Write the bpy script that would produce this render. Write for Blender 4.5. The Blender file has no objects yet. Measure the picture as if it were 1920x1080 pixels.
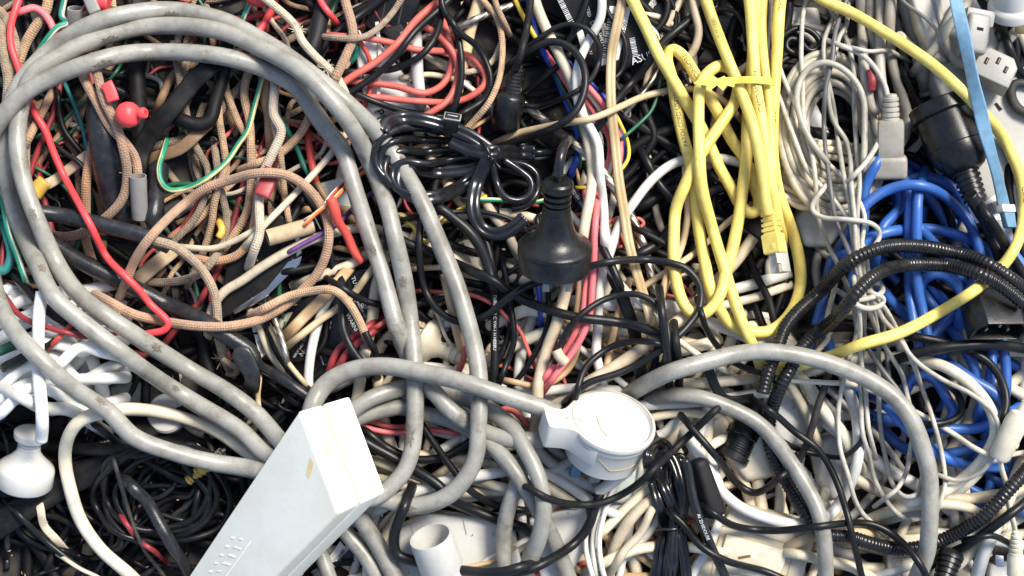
import bpy, bmesh, math, random
import numpy as np
from mathutils import Vector, Matrix
rng = random.Random(11)
SC = bpy.context.scene
COL = SC.collection
S = 0.00035            # metres per photograph pixel at floor level
H = 3200.0             # camera height above the floor, in the same pixels

# ------------------------------------------------------------------ space
def scl(z): return (H - z) / H
def P(x, y, z):
    k = scl(z)
    return Vector(((x - 960) * k * S, (540 - y) * k * S, z * S))

# height field of the pile: everything is laid down from the bottom up and rests on what is already there
CELL = 4; X0, Y0 = -420, -420
NX, NY = (2340 - X0) // CELL, (1500 - Y0) // CELL
HF = np.zeros((NY, NX), dtype=np.float64)
def cells(x, y, rad):
    i0 = max(0, int((x - rad - X0) / CELL)); i1 = min(NX, int((x + rad - X0) / CELL) + 1)
    j0 = max(0, int((y - rad - Y0) / CELL)); j1 = min(NY, int((y + rad - Y0) / CELL) + 1)
    return i0, i1, j0, j1
def hmax(x, y, rad):
    i0, i1, j0, j1 = cells(x, y, rad)
    if i1 <= i0 or j1 <= j0: return 0.0
    return float(HF[j0:j1, i0:i1].max())
def stamp(x, y, rad, top):
    i0, i1, j0, j1 = cells(x, y, rad)
    if i1 <= i0 or j1 <= j0: return
    a = HF[j0:j1, i0:i1]; np.maximum(a, top, out=a)

def spline(pts, step):
    p = np.array(pts, dtype=float)
    if len(p) == 2: p = np.array([p[0], (p[0] + p[1]) / 2, p[1]])
    q = np.vstack([2 * p[0] - p[1], p, 2 * p[-1] - p[-2]])
    out = []
    for i in range(1, len(q) - 2):
        p0, p1, p2, p3 = q[i - 1], q[i], q[i + 1], q[i + 2]
        t0 = 0; t1 = t0 + max(1e-3, np.linalg.norm(p1 - p0)) ** .5
        t2 = t1 + max(1e-3, np.linalg.norm(p2 - p1)) ** .5; t3 = t2 + max(1e-3, np.linalg.norm(p3 - p2)) ** .5
        n = max(3, int(np.linalg.norm(p2 - p1) / 3))
        for t in np.linspace(t1, t2, n, endpoint=False):
            A1 = (t1 - t) / (t1 - t0) * p0 + (t - t0) / (t1 - t0) * p1
            A2 = (t2 - t) / (t2 - t1) * p1 + (t - t1) / (t2 - t1) * p2
            A3 = (t3 - t) / (t3 - t2) * p2 + (t - t2) / (t3 - t2) * p3
            B1 = (t2 - t) / (t2 - t0) * A1 + (t - t0) / (t2 - t0) * A2
            B2 = (t3 - t) / (t3 - t1) * A2 + (t - t1) / (t3 - t1) * A3
            out.append((t2 - t) / (t2 - t1) * B1 + (t - t1) / (t2 - t1) * B2)
    out.append(p[-1]); out = np.array(out)
    # gentle smoothing so traced paths bend like cable
    d = np.r_[0, np.cumsum(np.linalg.norm(np.diff(out[:, :2], axis=0), axis=1))]
    n = max(4, int(d[-1] / step) + 1)
    s = np.linspace(0, d[-1], n)
    res = np.stack([np.interp(s, d, out[:, k]) for k in range(out.shape[1])], 1)
    if n > 12:
        for _ in range(3):
            m = res.copy(); m[1:-1] = .25 * res[:-2] + .5 * res[1:-1] + .25 * res[2:]; res = m
    return res, d[-1]

def gauss(a, w):
    k = max(1, int(w)); x = np.arange(-2 * k, 2 * k + 1); g = np.exp(-.5 * (x / k) ** 2); g /= g.sum()
    return np.convolve(np.pad(a, 2 * k, mode='edge'), g, mode='valid')
def maxf(a, w):
    w = int(w); b = a.copy()
    for k in range(1, w + 1):
        b[k:] = np.maximum(b[k:], a[:-k]); b[:-k] = np.maximum(b[:-k], a[k:])
    return b

def lay(xy, r, dz, stiff=26, squash=1.0, ds=4.0, flat=1.0):
    """rest heights of a cable along xy (px samples every ds): on what lies there already, and on its own earlier turns"""
    n = len(xy); b0 = np.array([hmax(x, y, r * .55) for x, y in xy[:, :2]]) + r * .95
    if flat != 1.0:
        lo = np.percentile(b0, 25); b0 = lo + (b0 - lo) * flat
    b = b0.copy(); lag = int(4 * r / ds) + 3; keep = HF.copy()
    for i in range(n):
        j = i - lag
        if j >= 0: stamp(xy[j, 0], xy[j, 1], r * .5, b[j] + r * .85)
        b[i] = max(b0[i], hmax(xy[i, 0], xy[i, 1], r * .55) + r * .95) if flat == 1.0 else b0[i]
    HF[:] = keep
    b = b0 + (b - b0) * squash
    w = max(1, (stiff + r) / ds)
    w = min(w, max(1, n // 4))
    z = gauss(maxf(b, w * .8), w * .75) + dz
    for i in range(n): stamp(xy[i, 0], xy[i, 1], r * .75, z[i] + r * .72)
    return z

# ------------------------------------------------------------------ tagging
def tag(o, label, cat, group=None):
    if label: o['label'] = label
    if cat: o['category'] = cat
    if group: o['group'] = group
    return o
def link(name, me, m=None, parent=None):
    o = bpy.data.objects.new(name, me); COL.objects.link(o)
    if m and me: me.materials.append(m)
    if parent: o.parent = parent
    return o
def empty(name, loc, rot=None):
    o = bpy.data.objects.new(name, None); COL.objects.link(o); o.location = loc
    o.empty_display_size = .01
    if rot: o.rotation_euler = rot
    return o

# ------------------------------------------------------------------ sweeping
def frames(C):
    T = np.gradient(C, axis=0); T /= np.maximum(1e-9, np.linalg.norm(T, axis=1))[:, None]
    Z = np.array([0, 0, 1.0]); sd = np.cross(T, Z); L = np.linalg.norm(sd, axis=1)
    sd[L < 1e-4] = (1, 0, 0); sd /= np.maximum(1e-4, np.linalg.norm(sd, axis=1))[:, None]
    up = np.cross(sd, T)
    return T, sd, up
def prof(kind, n):
    a = np.arange(n) / n * 2 * np.pi
    if kind == 'twin':      # figure of eight flex: wide, with a groove
        rad = 1.0 + .85 * np.abs(np.sin(a)) ** 1.3
        return np.stack([np.cos(a) * (.35 + .65 * np.abs(np.sin(a)) ** .5 + .0) * .9, np.sin(a) * rad], 1)
    if kind == 'flat':
        c, s_ = np.cos(a), np.sin(a)
        return np.stack([np.sign(c) * np.abs(c) ** .6 * .42, np.sign(s_) * np.abs(s_) ** .6 * 1.3], 1)
    if kind == 'strap':
        c, s_ = np.cos(a), np.sin(a)
        return np.stack([np.sign(c) * np.abs(c) ** .4 * .16, np.sign(s_) * np.abs(s_) ** .4 * 1.0], 1)
    return np.stack([np.cos(a), np.sin(a)], 1)
def sweep(C, R, name, m, parent=None, kind='round', sides=12, mod=None, taper=0, hollow=False, origin=None, roll=None):
    """tube mesh through world points C, radius R (world, per point)"""
    T, sd, up = frames(C); n = len(C)
    pr = prof(kind, sides)
    if roll is not None:
        cr, sr = np.cos(roll)[:, None], np.sin(roll)[:, None]; sd, up = sd * cr + up * sr, up * cr - sd * sr
    arc = np.r_[0, np.cumsum(np.linalg.norm(np.diff(C, axis=0), axis=1))]
    rr = np.repeat(R[:, None], sides, 1)
    if mod == 'rib': rr = rr * (1 + .075 * np.cos(arc / (7.6 * S) * 2 * np.pi))[:, None]
    if mod == 'rope':
        th = np.arange(sides) / sides * 2 * np.pi
        rr = rr * (.8 + .26 * np.abs(np.cos(2.5 * th[None, :] + arc[:, None] / (44 * S) * 2 * np.pi)))
    if mod == 'lump':
        rr = rr * (1 + .10 * np.sin(arc / (31 * S) + 1.3) + .07 * np.sin(arc / (13 * S)))[:, None]
    o0 = np.array(origin if origin is not None else C[0])
    V = C[:, None, :] + rr[:, :, None] * (pr[None, :, 0, None] * up[:, None, :] + pr[None, :, 1, None] * sd[:, None, :]) - o0
    V = V.reshape(-1, 3)
    i = np.arange(n - 1)[:, None] * sides; j = np.arange(sides)[None, :]; j2 = (j + 1) % sides
    F = np.stack([i + j, i + j2, i + sides + j2, i + sides + j], -1).reshape(-1, 4)
    faces = F.tolist()
    caps = 0
    if not hollow:
        faces.append(list(range(sides - 1, -1, -1))); faces.append([(n - 1) * sides + k for k in range(sides)]); caps = 2
    me = bpy.data.meshes.new(name); me.from_pydata(V.tolist(), [], faces)
    uv = me.uv_layers.new(name='UVMap')
    u = np.stack([j + 0 * i, j + 1 + 0 * i, j + 1 + 0 * i, j + 0 * i], -1).reshape(-1, 4) / sides
    ii = np.arange(n - 1)[:, None] + 0 * j
    v = np.stack([arc[ii], arc[ii], arc[ii + 1], arc[ii + 1]], -1).reshape(-1, 4) / (100 * S)
    d = np.zeros((len(me.loops), 2)); k = u.size; d[:k, 0] = u.ravel(); d[:k, 1] = v.ravel()
    uv.data.foreach_set('uv', d.ravel())
    sm = np.ones(len(me.polygons), dtype=bool)
    if caps: sm[-2:] = False
    me.polygons.foreach_set('use_smooth', sm); me.update()
    ob = link(name, me, m, parent)
    if parent is None: ob.location = o0
    return ob

CURVES = {}
def parse(s):
    out = []
    for q in s.replace('\n', ' ').split(','):
        q = q.split()
        if not q: continue
        f = [float(t) for t in q]
        out.append(f if len(f) == 3 else [f[0], f[1], 0.0])
    return out
def worldcurve(pts, r, stiff, squash, zfix=None, ds=4.0, fine=None, flat=1.0):
    sp, L = spline(pts, ds)
    xy = sp[:, :2]
    if zfix is None: z = np.maximum(r + 2, lay(xy, r, sp[:, 2], stiff, squash, ds, flat))
    else:
        z = sp[:, 2] + zfix
        for i in range(len(xy)): stamp(xy[i, 0], xy[i, 1], r * .75, z[i] + r * .72)
    if fine:
        n = max(4, int(L / fine)); t = np.linspace(0, 1, n); t0 = np.linspace(0, 1, len(xy))
        xy = np.stack([np.interp(t, t0, xy[:, k]) for k in (0, 1)], 1); z = np.interp(t, t0, z)
    L_ = len(xy); ph = (abs(pts[0][0]) * 1.7 + abs(pts[-1][1]) * .9) % 6.28; st = L / max(1, L_ - 1); s_ = np.arange(L_) * st
    wob = np.sin(s_ / (4.2 * r + 14) + ph) * .6 + np.sin(s_ / (2.1 * r + 9) + 2 * ph) * .4
    d_ = np.gradient(xy, axis=0); d_ /= np.maximum(1e-6, np.linalg.norm(d_, axis=1))[:, None]
    xy = xy + np.stack([-d_[:, 1], d_[:, 0]], 1) * (wob * min(1.6, .13 * r))[:, None]
    k = (H - z) / H
    C = np.stack([(xy[:, 0] - 960) * k * S, (540 - xy[:, 1]) * k * S, z * S], 1)
    return C, k
NODIVE = ('sleeve', 'tag', 'cap', 'cable end', 'ferrule', 'flap', 'scrap', 'tie', 'cord', 'tube', 'strap', 'cable scrap')
def cable(mat, r, name, label, path, cat='cable', group=None, kind='round', sides=12, mod=None, stiff=26,
          squash=1.0, parent=None, zfix=None, part=None, origin=None, ends=None, dive=True, flat=1.0, rollf=None, ext=True):
    pts = [list(p) for p in (parse(path) if isinstance(path, str) else path)]
    if ext and zfix is None:                             # what runs out of the picture runs on beyond it
        for e in (0, -1):
            p, p2 = pts[e], pts[1 if e == 0 else -2]
            if not (-5 < p[0] < 1925 and -5 < p[1] < 1085):
                a = math.atan2(p[1] - p2[1], p[0] - p2[0]); bend = math.sin(p[0] * .37 + p[1] * .73) * .38; x, y = p[0], p[1]
                for s_ in range(5):
                    a += bend; x += 58 * math.cos(a); y += 58 * math.sin(a)
                    if not (-390 < x < 2310 and -390 < y < 1470) or (-30 < x < 1950 and -30 < y < 1110): break
                    pts.insert(0, [x, y, 0]) if e == 0 else pts.append([x, y, 0])
    if dive and zfix is None and cat not in NODIVE:      # a loose end slips down between its neighbours
        for e in (0, -1):
            p, p2 = pts[e], pts[1 if e == 0 else -2]
            if -5 < p[0] < 1925 and -5 < p[1] < 1085:
                d = math.hypot(p[0] - p2[0], p[1] - p2[1]) or 1; ext = 20 + 2 * r
                q_ = [p[0] + (p[0] - p2[0]) / d * ext, p[1] + (p[1] - p2[1]) / d * ext, -30 - 2.5 * r]
                pts.insert(0, q_) if e == 0 else pts.append(q_)
    fine = 1.35 if mod == 'rib' else (2.2 if mod == 'rope' else None)
    C, k = worldcurve(pts, r, stiff, squash, zfix, fine=fine, flat=flat)
    R = r * S * k
    if r > 9 and kind == 'round' and mod is None: R = R * (1 + .022 * np.sin(np.arange(len(R)) * .11 + r) + .015 * np.sin(np.arange(len(R)) * .047))
    if cat in ('sleeve', 'flap') and mat in ('smoke', 'blackgrit'):        # heat-shrunk ends close up
        arc = np.r_[0, np.cumsum(np.linalg.norm(np.diff(C, axis=0), axis=1))]; w = r * S * 1.3
        for d in (arc, arc[-1] - arc): R = R * np.sqrt(np.clip(1 - np.clip(1 - d / w, 0, 1) ** 2, .10, 1))
    o = sweep(C, R, part or name, M[mat], parent, kind, sides, mod, origin=origin, roll=(rollf(np.linspace(0, 1, len(C))) if rollf else None))
    if parent is None: tag(o, label, cat, group)
    base = np.array(origin if origin is not None else C[0])
    if ends:     # bare copper at a cut end
        for e in ends:
            a, b = (C[0], C[1]) if e == 0 else (C[-1], C[-2])
            d = (a - b) / np.linalg.norm(a - b)
            CC = np.stack([a + d * t * 14 * S for t in (-.2, .4, 1)])
            sweep(CC, np.full(3, r * S * .45), 'copper_core', M['copper'], o, sides=8, origin=base)
    o['_k'] = 0; del o['_k']
    CURVES[label if parent is None else (name, label)] = (C, R, o, base)
    return o

def text_mesh(body, size, bold=False):
    cu = bpy.data.curves.new('printed_text', 'FONT'); cu.body = body; cu.size = size; cu.align_x = 'LEFT'
    cu.resolution_u = 2
    if bold: cu.offset = size * .02
    tmp = bpy.data.objects.new('printed_text', cu); COL.objects.link(tmp)
    dg = bpy.context.evaluated_depsgraph_get(); dg.update()
    me = bpy.data.meshes.new_from_object(tmp.evaluated_get(dg))
    COL.objects.unlink(tmp); bpy.data.objects.remove(tmp)
    return me
def text_on_cable(key, body, frac, mat, size=.95, roll=0.0, flip=False):
    C, R, o, base = CURVES[key]
    T, sd, up = frames(C); arc = np.r_[0, np.cumsum(np.linalg.norm(np.diff(C, axis=0), axis=1))]
    r = float(R.mean()); sz = r * size
    me = text_mesh(body, sz)
    bm = bmesh.new(); bm.from_mesh(me)
    bmesh.ops.subdivide_edges(bm, edges=[e for e in bm.edges if e.calc_length() > sz * .35], cuts=1)
    s0 = arc[-1] * frac
    for v in bm.verts:
        s = s0 + (-v.co.x if flip else v.co.x); a = ((v.co.y - sz * .35) / r) * (-1 if flip else 1) + roll
        c = np.array([np.interp(s, arc, C[:, q]) for q in range(3)])
        i = min(len(C) - 1, max(0, int(np.searchsorted(arc, s))))
        rr = R[i] * 1.015
        # reading along the cable with letter tops to the left of the direction of travel
        v.co = Vector(c + rr * (math.cos(a) * up[i] - math.sin(a) * sd[i]) - base)
    bm.to_mesh(me); bm.free()
    return link('printed_text', me, M[mat], o)

# ------------------------------------------------------------------ materials
M = {}
def nn(nt, t, **kw):
    n = nt.nodes.new(t)
    for k, v in kw.items():
        if k in n.inputs: n.inputs[k].default_value = v
        else: setattr(n, k, v)
    return n
def material(key, col, rough=.45, dirt=(.12, .10, .075), dirt_amt=.25, metal=0.0, bump=.08, scale=150, vary=.12,
             braid=None, scuff=None, spec=.5, coat=0.0, stripe=None, sss=0, fuzz=0):
    m = bpy.data.materials.new(key); m.use_nodes = True; nt = m.node_tree; L = nt.links
    b = nt.nodes['Principled BSDF']
    b.inputs['Roughness'].default_value = rough; b.inputs['Metallic'].default_value = metal
    b.inputs['Specular IOR Level'].default_value = spec
    b.inputs['Coat Weight'].default_value = coat; b.inputs['Coat Roughness'].default_value = .12
    tc = nn(nt, 'ShaderNodeTexCoord')
    oi = nn(nt, 'ShaderNodeObjectInfo')
    add = nn(nt, 'ShaderNodeVectorMath', operation='ADD'); mul = nn(nt, 'ShaderNodeVectorMath', operation='SCALE')
    cb = nn(nt, 'ShaderNodeCombineXYZ'); L.new(oi.outputs['Random'], cb.inputs[0]); L.new(oi.outputs['Random'], cb.inputs[2])
    L.new(cb.outputs[0], mul.inputs[0]); mul.inputs['Scale'].default_value = 3.7
    L.new(tc.outputs['Object'], add.inputs[0]); L.new(mul.outputs[0], add.inputs[1])
    n1 = nn(nt, 'ShaderNodeTexNoise', Scale=scale, Detail=6, Roughness=.65); L.new(add.outputs[0], n1.inputs['Vector'])
    n2 = nn(nt, 'ShaderNodeTexNoise', Scale=scale * 7, Detail=4, Roughness=.7); L.new(add.outputs[0], n2.inputs['Vector'])
    r1 = nn(nt, 'ShaderNodeMapRange'); r1.inputs[1].default_value = .42; r1.inputs[2].default_value = .78
    r1.inputs[3].default_value = 0; r1.inputs[4].default_value = dirt_amt * 1.6
    L.new(n1.outputs[0], r1.inputs[0])
    r2 = nn(nt, 'ShaderNodeMapRange'); r2.inputs[1].default_value = .58; r2.inputs[2].default_value = .80
    r2.inputs[3].default_value = 0; r2.inputs[4].default_value = dirt_amt * 2
    L.new(n2.outputs[0], r2.inputs[0])
    mx = nn(nt, 'ShaderNodeMath', operation='MAXIMUM'); L.new(r1.outputs[0], mx.inputs[0]); L.new(r2.outputs[0], mx.inputs[1])
    hs = nn(nt, 'ShaderNodeHueSaturation'); hs.inputs['Color'].default_value = (*col, 1)
    v1 = nn(nt, 'ShaderNodeMapRange'); v1.inputs[3].default_value = 1 - vary * 1.4; v1.inputs[4].default_value = 1 + vary
    L.new(oi.outputs['Random'], v1.inputs[0]); L.new(v1.outputs[0], hs.inputs['Value'])
    base = hs.outputs[0]
    uvs = None
    if stripe or braid:
        sx = nn(nt, 'ShaderNodeSeparateXYZ'); L.new(tc.outputs['UV'], sx.inputs[0]); uvs = sx
    if stripe:
        gt = nn(nt, 'ShaderNodeMath', operation='PINGPONG'); gt.inputs[1].default_value = .5
        ad = nn(nt, 'ShaderNodeMath', operation='ADD'); ad.inputs[1].default_value = stripe[1]
        L.new(uvs.outputs[0], ad.inputs[0]); L.new(ad.outputs[0], gt.inputs[0])
        ls = nn(nt, 'ShaderNodeMath', operation='LESS_THAN'); ls.inputs[1].default_value = stripe[2]
        L.new(gt.outputs[0], ls.inputs[0])
        ms = nn(nt, 'ShaderNodeMix', data_type='RGBA'); ms.inputs[7].default_value = (*stripe[0], 1)
        L.new(base, ms.inputs[6]); L.new(ls.outputs[0], ms.inputs[0]); base = ms.outputs[2]
    hgt = n2.outputs[0]; bstr = bump
    if braid:
        def sn(sign):
            a = nn(nt, 'ShaderNodeMath', operation='MULTIPLY'); a.inputs[1].default_value = braid[0] * 2 * math.pi
            L.new(uvs.outputs[0], a.inputs[0])
            c = nn(nt, 'ShaderNodeMath', operation='MULTIPLY_ADD'); c.inputs[1].default_value = sign * braid[1] * 2 * math.pi
            L.new(uvs.outputs[1], c.inputs[0]); L.new(a.outputs[0], c.inputs[2])
            s_ = nn(nt, 'ShaderNodeMath', operation='SINE'); L.new(c.outputs[0], s_.inputs[0]); return s_
        s1, s2 = sn(1), sn(-1)
        pm = nn(nt, 'ShaderNodeMath', operation='MULTIPLY'); L.new(s1.outputs[0], pm.inputs[0]); L.new(s2.outputs[0], pm.inputs[1])
        pa = nn(nt, 'ShaderNodeMath', operation='MULTIPLY_ADD'); pa.inputs[1].default_value = .5; L.new(pm.outputs[0], pa.inputs[0]); L.new(n2.outputs[0], pa.inputs[2])
        hgt = pa.outputs[0]; bstr = .55
        # flecks: one thread of the braid is a paler yarn
        fl = nn(nt, 'ShaderNodeMapRange'); fl.inputs[1].default_value = .1; fl.inputs[2].default_value = .9; fl.inputs[4].default_value = .38
        L.new(s1.outputs[0], fl.inputs[0])
        mf = nn(nt, 'ShaderNodeMix', data_type='RGBA'); mf.inputs[7].default_value = (*braid[2], 1)
        L.new(fl.outputs[0], mf.inputs[0]); L.new(base, mf.inputs[6]); base = mf.outputs[2]
    md = nn(nt, 'ShaderNodeMix', data_type='RGBA'); md.inputs[7].default_value = (*dirt, 1)
    L.new(mx.outputs[0], md.inputs[0]); L.new(base, md.inputs[6]); L.new(md.outputs[2], b.inputs['Base Color'])
    if scuff:       # worn and smeared patches
        n3 = nn(nt, 'ShaderNodeTexNoise', Scale=38, Detail=9, Roughness=.72); L.new(add.outputs[0], n3.inputs['Vector'])
        r3 = nn(nt, 'ShaderNodeMapRange'); r3.inputs[1].default_value = .585; r3.inputs[2].default_value = .66; r3.inputs[4].default_value = .75
        L.new(n3.outputs[0], r3.inputs[0])
        m3 = nn(nt, 'ShaderNodeMix', data_type='RGBA'); m3.inputs[7].default_value = (*scuff, 1)
        L.new(r3.outputs[0], m3.inputs[0]); L.new(md.outputs[2], m3.inputs[6]); L.new(m3.outputs[2], b.inputs['Base Color'])
    rr = nn(nt, 'ShaderNodeMapRange'); rr.inputs[3].default_value = max(.05, rough - .1); rr.inputs[4].default_value = min(1, rough + .18)
    L.new(n1.outputs[0], rr.inputs[0]); L.new(rr.outputs[0], b.inputs['Roughness'])
    bp = nn(nt, 'ShaderNodeBump', Strength=bstr, Distance=.0012); L.new(hgt, bp.inputs['Height']); L.new(bp.outputs[0], b.inputs['Normal'])
    if fuzz:
        b.inputs['Sheen Weight'].default_value = fuzz; b.inputs['Sheen Roughness'].default_value = .6
    if sss:
        b.inputs['Subsurface Weight'].default_value = sss; b.inputs['Subsurface Radius'].default_value = (.004, .003, .002); b.inputs['Subsurface Scale'].default_value = .5
    M[key] = m
BROWN = (.16, .12, .08)
material('grey', (.285, .28, .248), .30, (.12, .105, .08), .58, bump=.18, scale=60, vary=.08, scuff=(.125, .11, .085))
material('greydull', (.27, .27, .255), .45, BROWN, .3, scale=80)
material('greybeige', (.36, .34, .29), .45, BROWN, .35, scale=90)
material('black', (.0065, .007, .0085), .34, (.030, .028, .026), .16, vary=.3, spec=.30)
material('shadeblack', (.004, .004, .005), .5, (.02, .018, .017), .15, vary=.3, spec=.2)  # blacker copy for buried strands: shade of the gaps put into the colour
material('blackmatt', (.007, .007, .008), .5, (.035, .031, .028), .22, vary=.3, spec=.25)
material('gloss', (.009, .0095, .011), .17, (.05, .048, .045), .10, vary=.1, bump=.04)
material('blackgrit', (.012, .012, .013), .6, (.07, .06, .048), .5, vary=.2, bump=.35)
material('smoke', (.013, .015, .019), .2, (.075, .064, .05), .28, vary=.1, bump=.2, spec=.42)
material('corr', (.008, .008, .009), .22, (.05, .042, .036), .25, vary=.05, spec=.42)
material('braidpink', (.43, .245, .14), .8, BROWN, .5, braid=(6, 11, (.58, .38, .26)), fuzz=.2, vary=.25)
material('braidtan', (.46, .28, .15), .85, BROWN, .6, braid=(6, 11, (.60, .44, .27)), fuzz=.2, vary=.32)
material('braidgrey', (.33, .24, .15), .85, (.10, .075, .05), .65, braid=(6, 11, (.46, .36, .25)), fuzz=.2, vary=.32)
material('braidpale', (.56, .46, .33), .85, BROWN, .35, braid=(6, 12, (.66, .58, .47)), fuzz=.3)
material('braidrust', (.42, .20, .085), .85, BROWN, .35, braid=(6, 11, (.52, .33, .18)), fuzz=.3)
material('hotred', (.76, .062, .07), .42, (.25, .05, .04), .25, vary=.06)
material('red', (.56, .065, .045), .45, (.2, .05, .04), .3)
material('crimson', (.26, .026, .032), .45, (.10, .03, .03), .3)
material('pink', (.78, .16, .18), .45, (.35, .12, .10), .25)
material('salmon', (.56, .115, .09), .48, (.2, .07, .05), .25)
material('yellow', (.76, .61, .15), .42, (.36, .27, .09), .46, vary=.09, scale=70)
material('yellowwire', (.75, .52, .05), .4, dirt_amt=.15)
material('lime', (.62, .57, .08), .4, dirt_amt=.15)
material('gold', (.62, .38, .06), .5, BROWN, .25)
material('blue', (.030, .125, .45), .34, (.04, .07, .17), .45, vary=.32)
material('bluewire', (.02, .06, .40), .4, dirt_amt=.15)
material('skyblue', (.12, .25, .37), .55, (.08, .13, .18), .5, bump=.25)
material('cream', (.60, .525, .385), .45, (.30, .23, .14), .38)
material('creamlight', (.64, .59, .46), .42, (.36, .29, .19), .34)
material('white', (.66, .65, .60), .4, (.38, .33, .26), .28)
material('brightwhite', (.72, .725, .70), .38, (.45, .43, .38), .2)
material('greywhite', (.55, .545, .51), .45, (.28, .24, .18), .3)
material('beige', (.50, .41, .29), .5, (.25, .18, .11), .4)
material('tan', (.50, .34, .18), .48, (.25, .16, .08), .35)
material('tanpale', (.57, .44, .26), .48, (.3, .2, .12), .3)
material('brown', (.25, .15, .085), .55, (.1, .07, .04), .3)
material('purple', (.13, .05, .2), .4, dirt_amt=.2)
material('green', (.01, .26, .16), .42, dirt_amt=.2)
material('greenyellow', (.01, .27, .16), .42, dirt_amt=.15, stripe=((.75, .66, .30), .16, .12))
material('greenwhite', (.01, .25, .15), .42, dirt_amt=.15, stripe=((.72, .72, .62), .2, .12))
material('darkgreen', (.008, .10, .05), .4, dirt_amt=.2)
material('teal', (.015, .2, .2), .4, dirt_amt=.2)
material('redwhite', (.72, .07, .05), .45, dirt_amt=.15, stripe=((.75, .62, .5), .13, .10))
material('orange', (.72, .16, .04), .45, dirt_amt=.15, stripe=((.75, .5, .25), .13, .10))
material('thingrey', (.45, .43, .365), .42, (.18, .15, .11), .48, vary=.15)
material('coilbeige', (.40, .37, .285), .42, (.20, .16, .11), .4, vary=.05)
material('thindark', (.13, .13, .13), .4, (.05, .05, .05), .3)
material('twintan', (.48, .355, .185), .42, (.3, .2, .1), .3)
material('steel', (.46, .43, .37), .42, (.2, .17, .12), .45, metal=1.0, vary=.05)
material('metal', (.62, .62, .62), .28, (.3, .28, .25), .2, metal=1.0)
material('copper', (.70, .36, .2), .4, metal=1.0, dirt_amt=.2)
material('gold_metal', (.75, .55, .25), .32, metal=1.0, dirt_amt=.15)
material('boxwhite', (.60, .615, .56), .30, (.46, .40, .28), .28, vary=.02, scale=26, bump=.05)
material('ventwhite', (.85, .84, .78), .4, dirt_amt=.05)
material('plugwhite', (.56, .555, .51), .28, (.42, .35, .25), .16, vary=.02, scale=60, bump=.02)
material('plastwhite', (.50, .50, .475), .4, (.30, .27, .21), .3, vary=.08, scale=40)
material('plastcream', (.56, .51, .39), .42, (.34, .27, .17), .36, vary=.08, scale=40)
material('plastgrey', (.24, .24, .225), .42, (.14, .12, .10), .28, vary=.06, scale=60)
material('plastbeige', (.48, .45, .38), .42, (.25, .2, .14), .28, vary=.06, scale=60)
material('plastpale', (.40, .395, .37), .42, (.24, .21, .17), .3, vary=.04, scale=40)
material('dirt', (.13, .11, .085), .85, (.24, .21, .17), .6, scale=300, bump=.5)
material('mint', (.62, .70, .65), .4, (.42, .42, .36), .2, vary=.02, scale=60)
material('plastblack', (.006, .0065, .008), .25, (.045, .042, .038), .22, vary=.1, scale=110, bump=.14, spec=.36)
material('mattblack', (.006, .006, .007), .55, (.03, .028, .024), .3, vary=.1, scale=80, bump=.2, spec=.25)
material('void', (.004, .004, .004), .9, dirt_amt=.05)
material('label', (.74, .73, .70), .5, (.45, .4, .33), .18, vary=.02)
material('inkblack', (.02, .02, .02), .6, dirt_amt=.05)
material('inkgrey', (.30, .30, .29), .6, dirt_amt=.05)
material('inkwhite', (.60, .61, .60), .6, dirt_amt=.1)
material('inkbrown', (.12, .075, .012), .6, dirt_amt=.05)
material('stain', (.60, .48, .24), .5, dirt_amt=.2)
material('clear', (.52, .52, .46), .2, (.3, .28, .2), .25)
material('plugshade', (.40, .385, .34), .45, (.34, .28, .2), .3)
material('seamdirt', (.42, .31, .13), .6, dirt_amt=.2)
material('cardboard', (.42, .31, .19), .7, (.2, .14, .08), .4)
material('floor', (.022, .021, .020), .85, (.10, .09, .075), .5, scale=25, bump=.5)
material('foam', (.06, .085, .085), .8, (.04, .05, .05), .3)

# ------------------------------------------------------------------ solids
def rest(x, y, rad, q=75):
    i0, i1, j0, j1 = cells(x, y, rad)
    return float(np.percentile(HF[j0:j1, i0:i1], q))
def inpoly(poly, pad=0):
    p = np.array(poly)
    xs = X0 + (np.arange(NX) + .5) * CELL; ys = Y0 + (np.arange(NY) + .5) * CELL
    gx, gy = np.meshgrid(xs, ys); ins = np.zeros(gx.shape, bool)
    n = len(p)
    for i in range(n):
        x1, y1 = p[i]; x2, y2 = p[(i + 1) % n]
        c = ((y1 > gy) != (y2 > gy)) & (gx < (x2 - x1) * (gy - y1) / (y2 - y1 + 1e-9) + x1)
        ins ^= c
    return ins
def bevel_all(bm, w, seg=2, ang=.5):
    es = [e for e in bm.edges if len(e.link_faces) == 2 and e.calc_face_angle(0) > ang]
    if es and w > 0: bmesh.ops.bevel(bm, geom=es, offset=w, segments=seg, profile=.6, affect='EDGES', clamp_overlap=True)
def finish(bm, name, m, parent=None, smooth=True, origin=None):
    bmesh.ops.recalc_face_normals(bm, faces=bm.faces[:])
    if origin is not None:
        for v in bm.verts: v.co -= Vector(origin)
    me = bpy.data.meshes.new(name); bm.to_mesh(me); bm.free()
    if smooth:
        for p in me.polygons: p.use_smooth = True
        try: me.set_sharp_from_angle(angle=math.radians(38))
        except Exception: pass
    o = link(name, me, m, parent)
    if origin is not None and parent is None: o.location = origin
    return o
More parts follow.
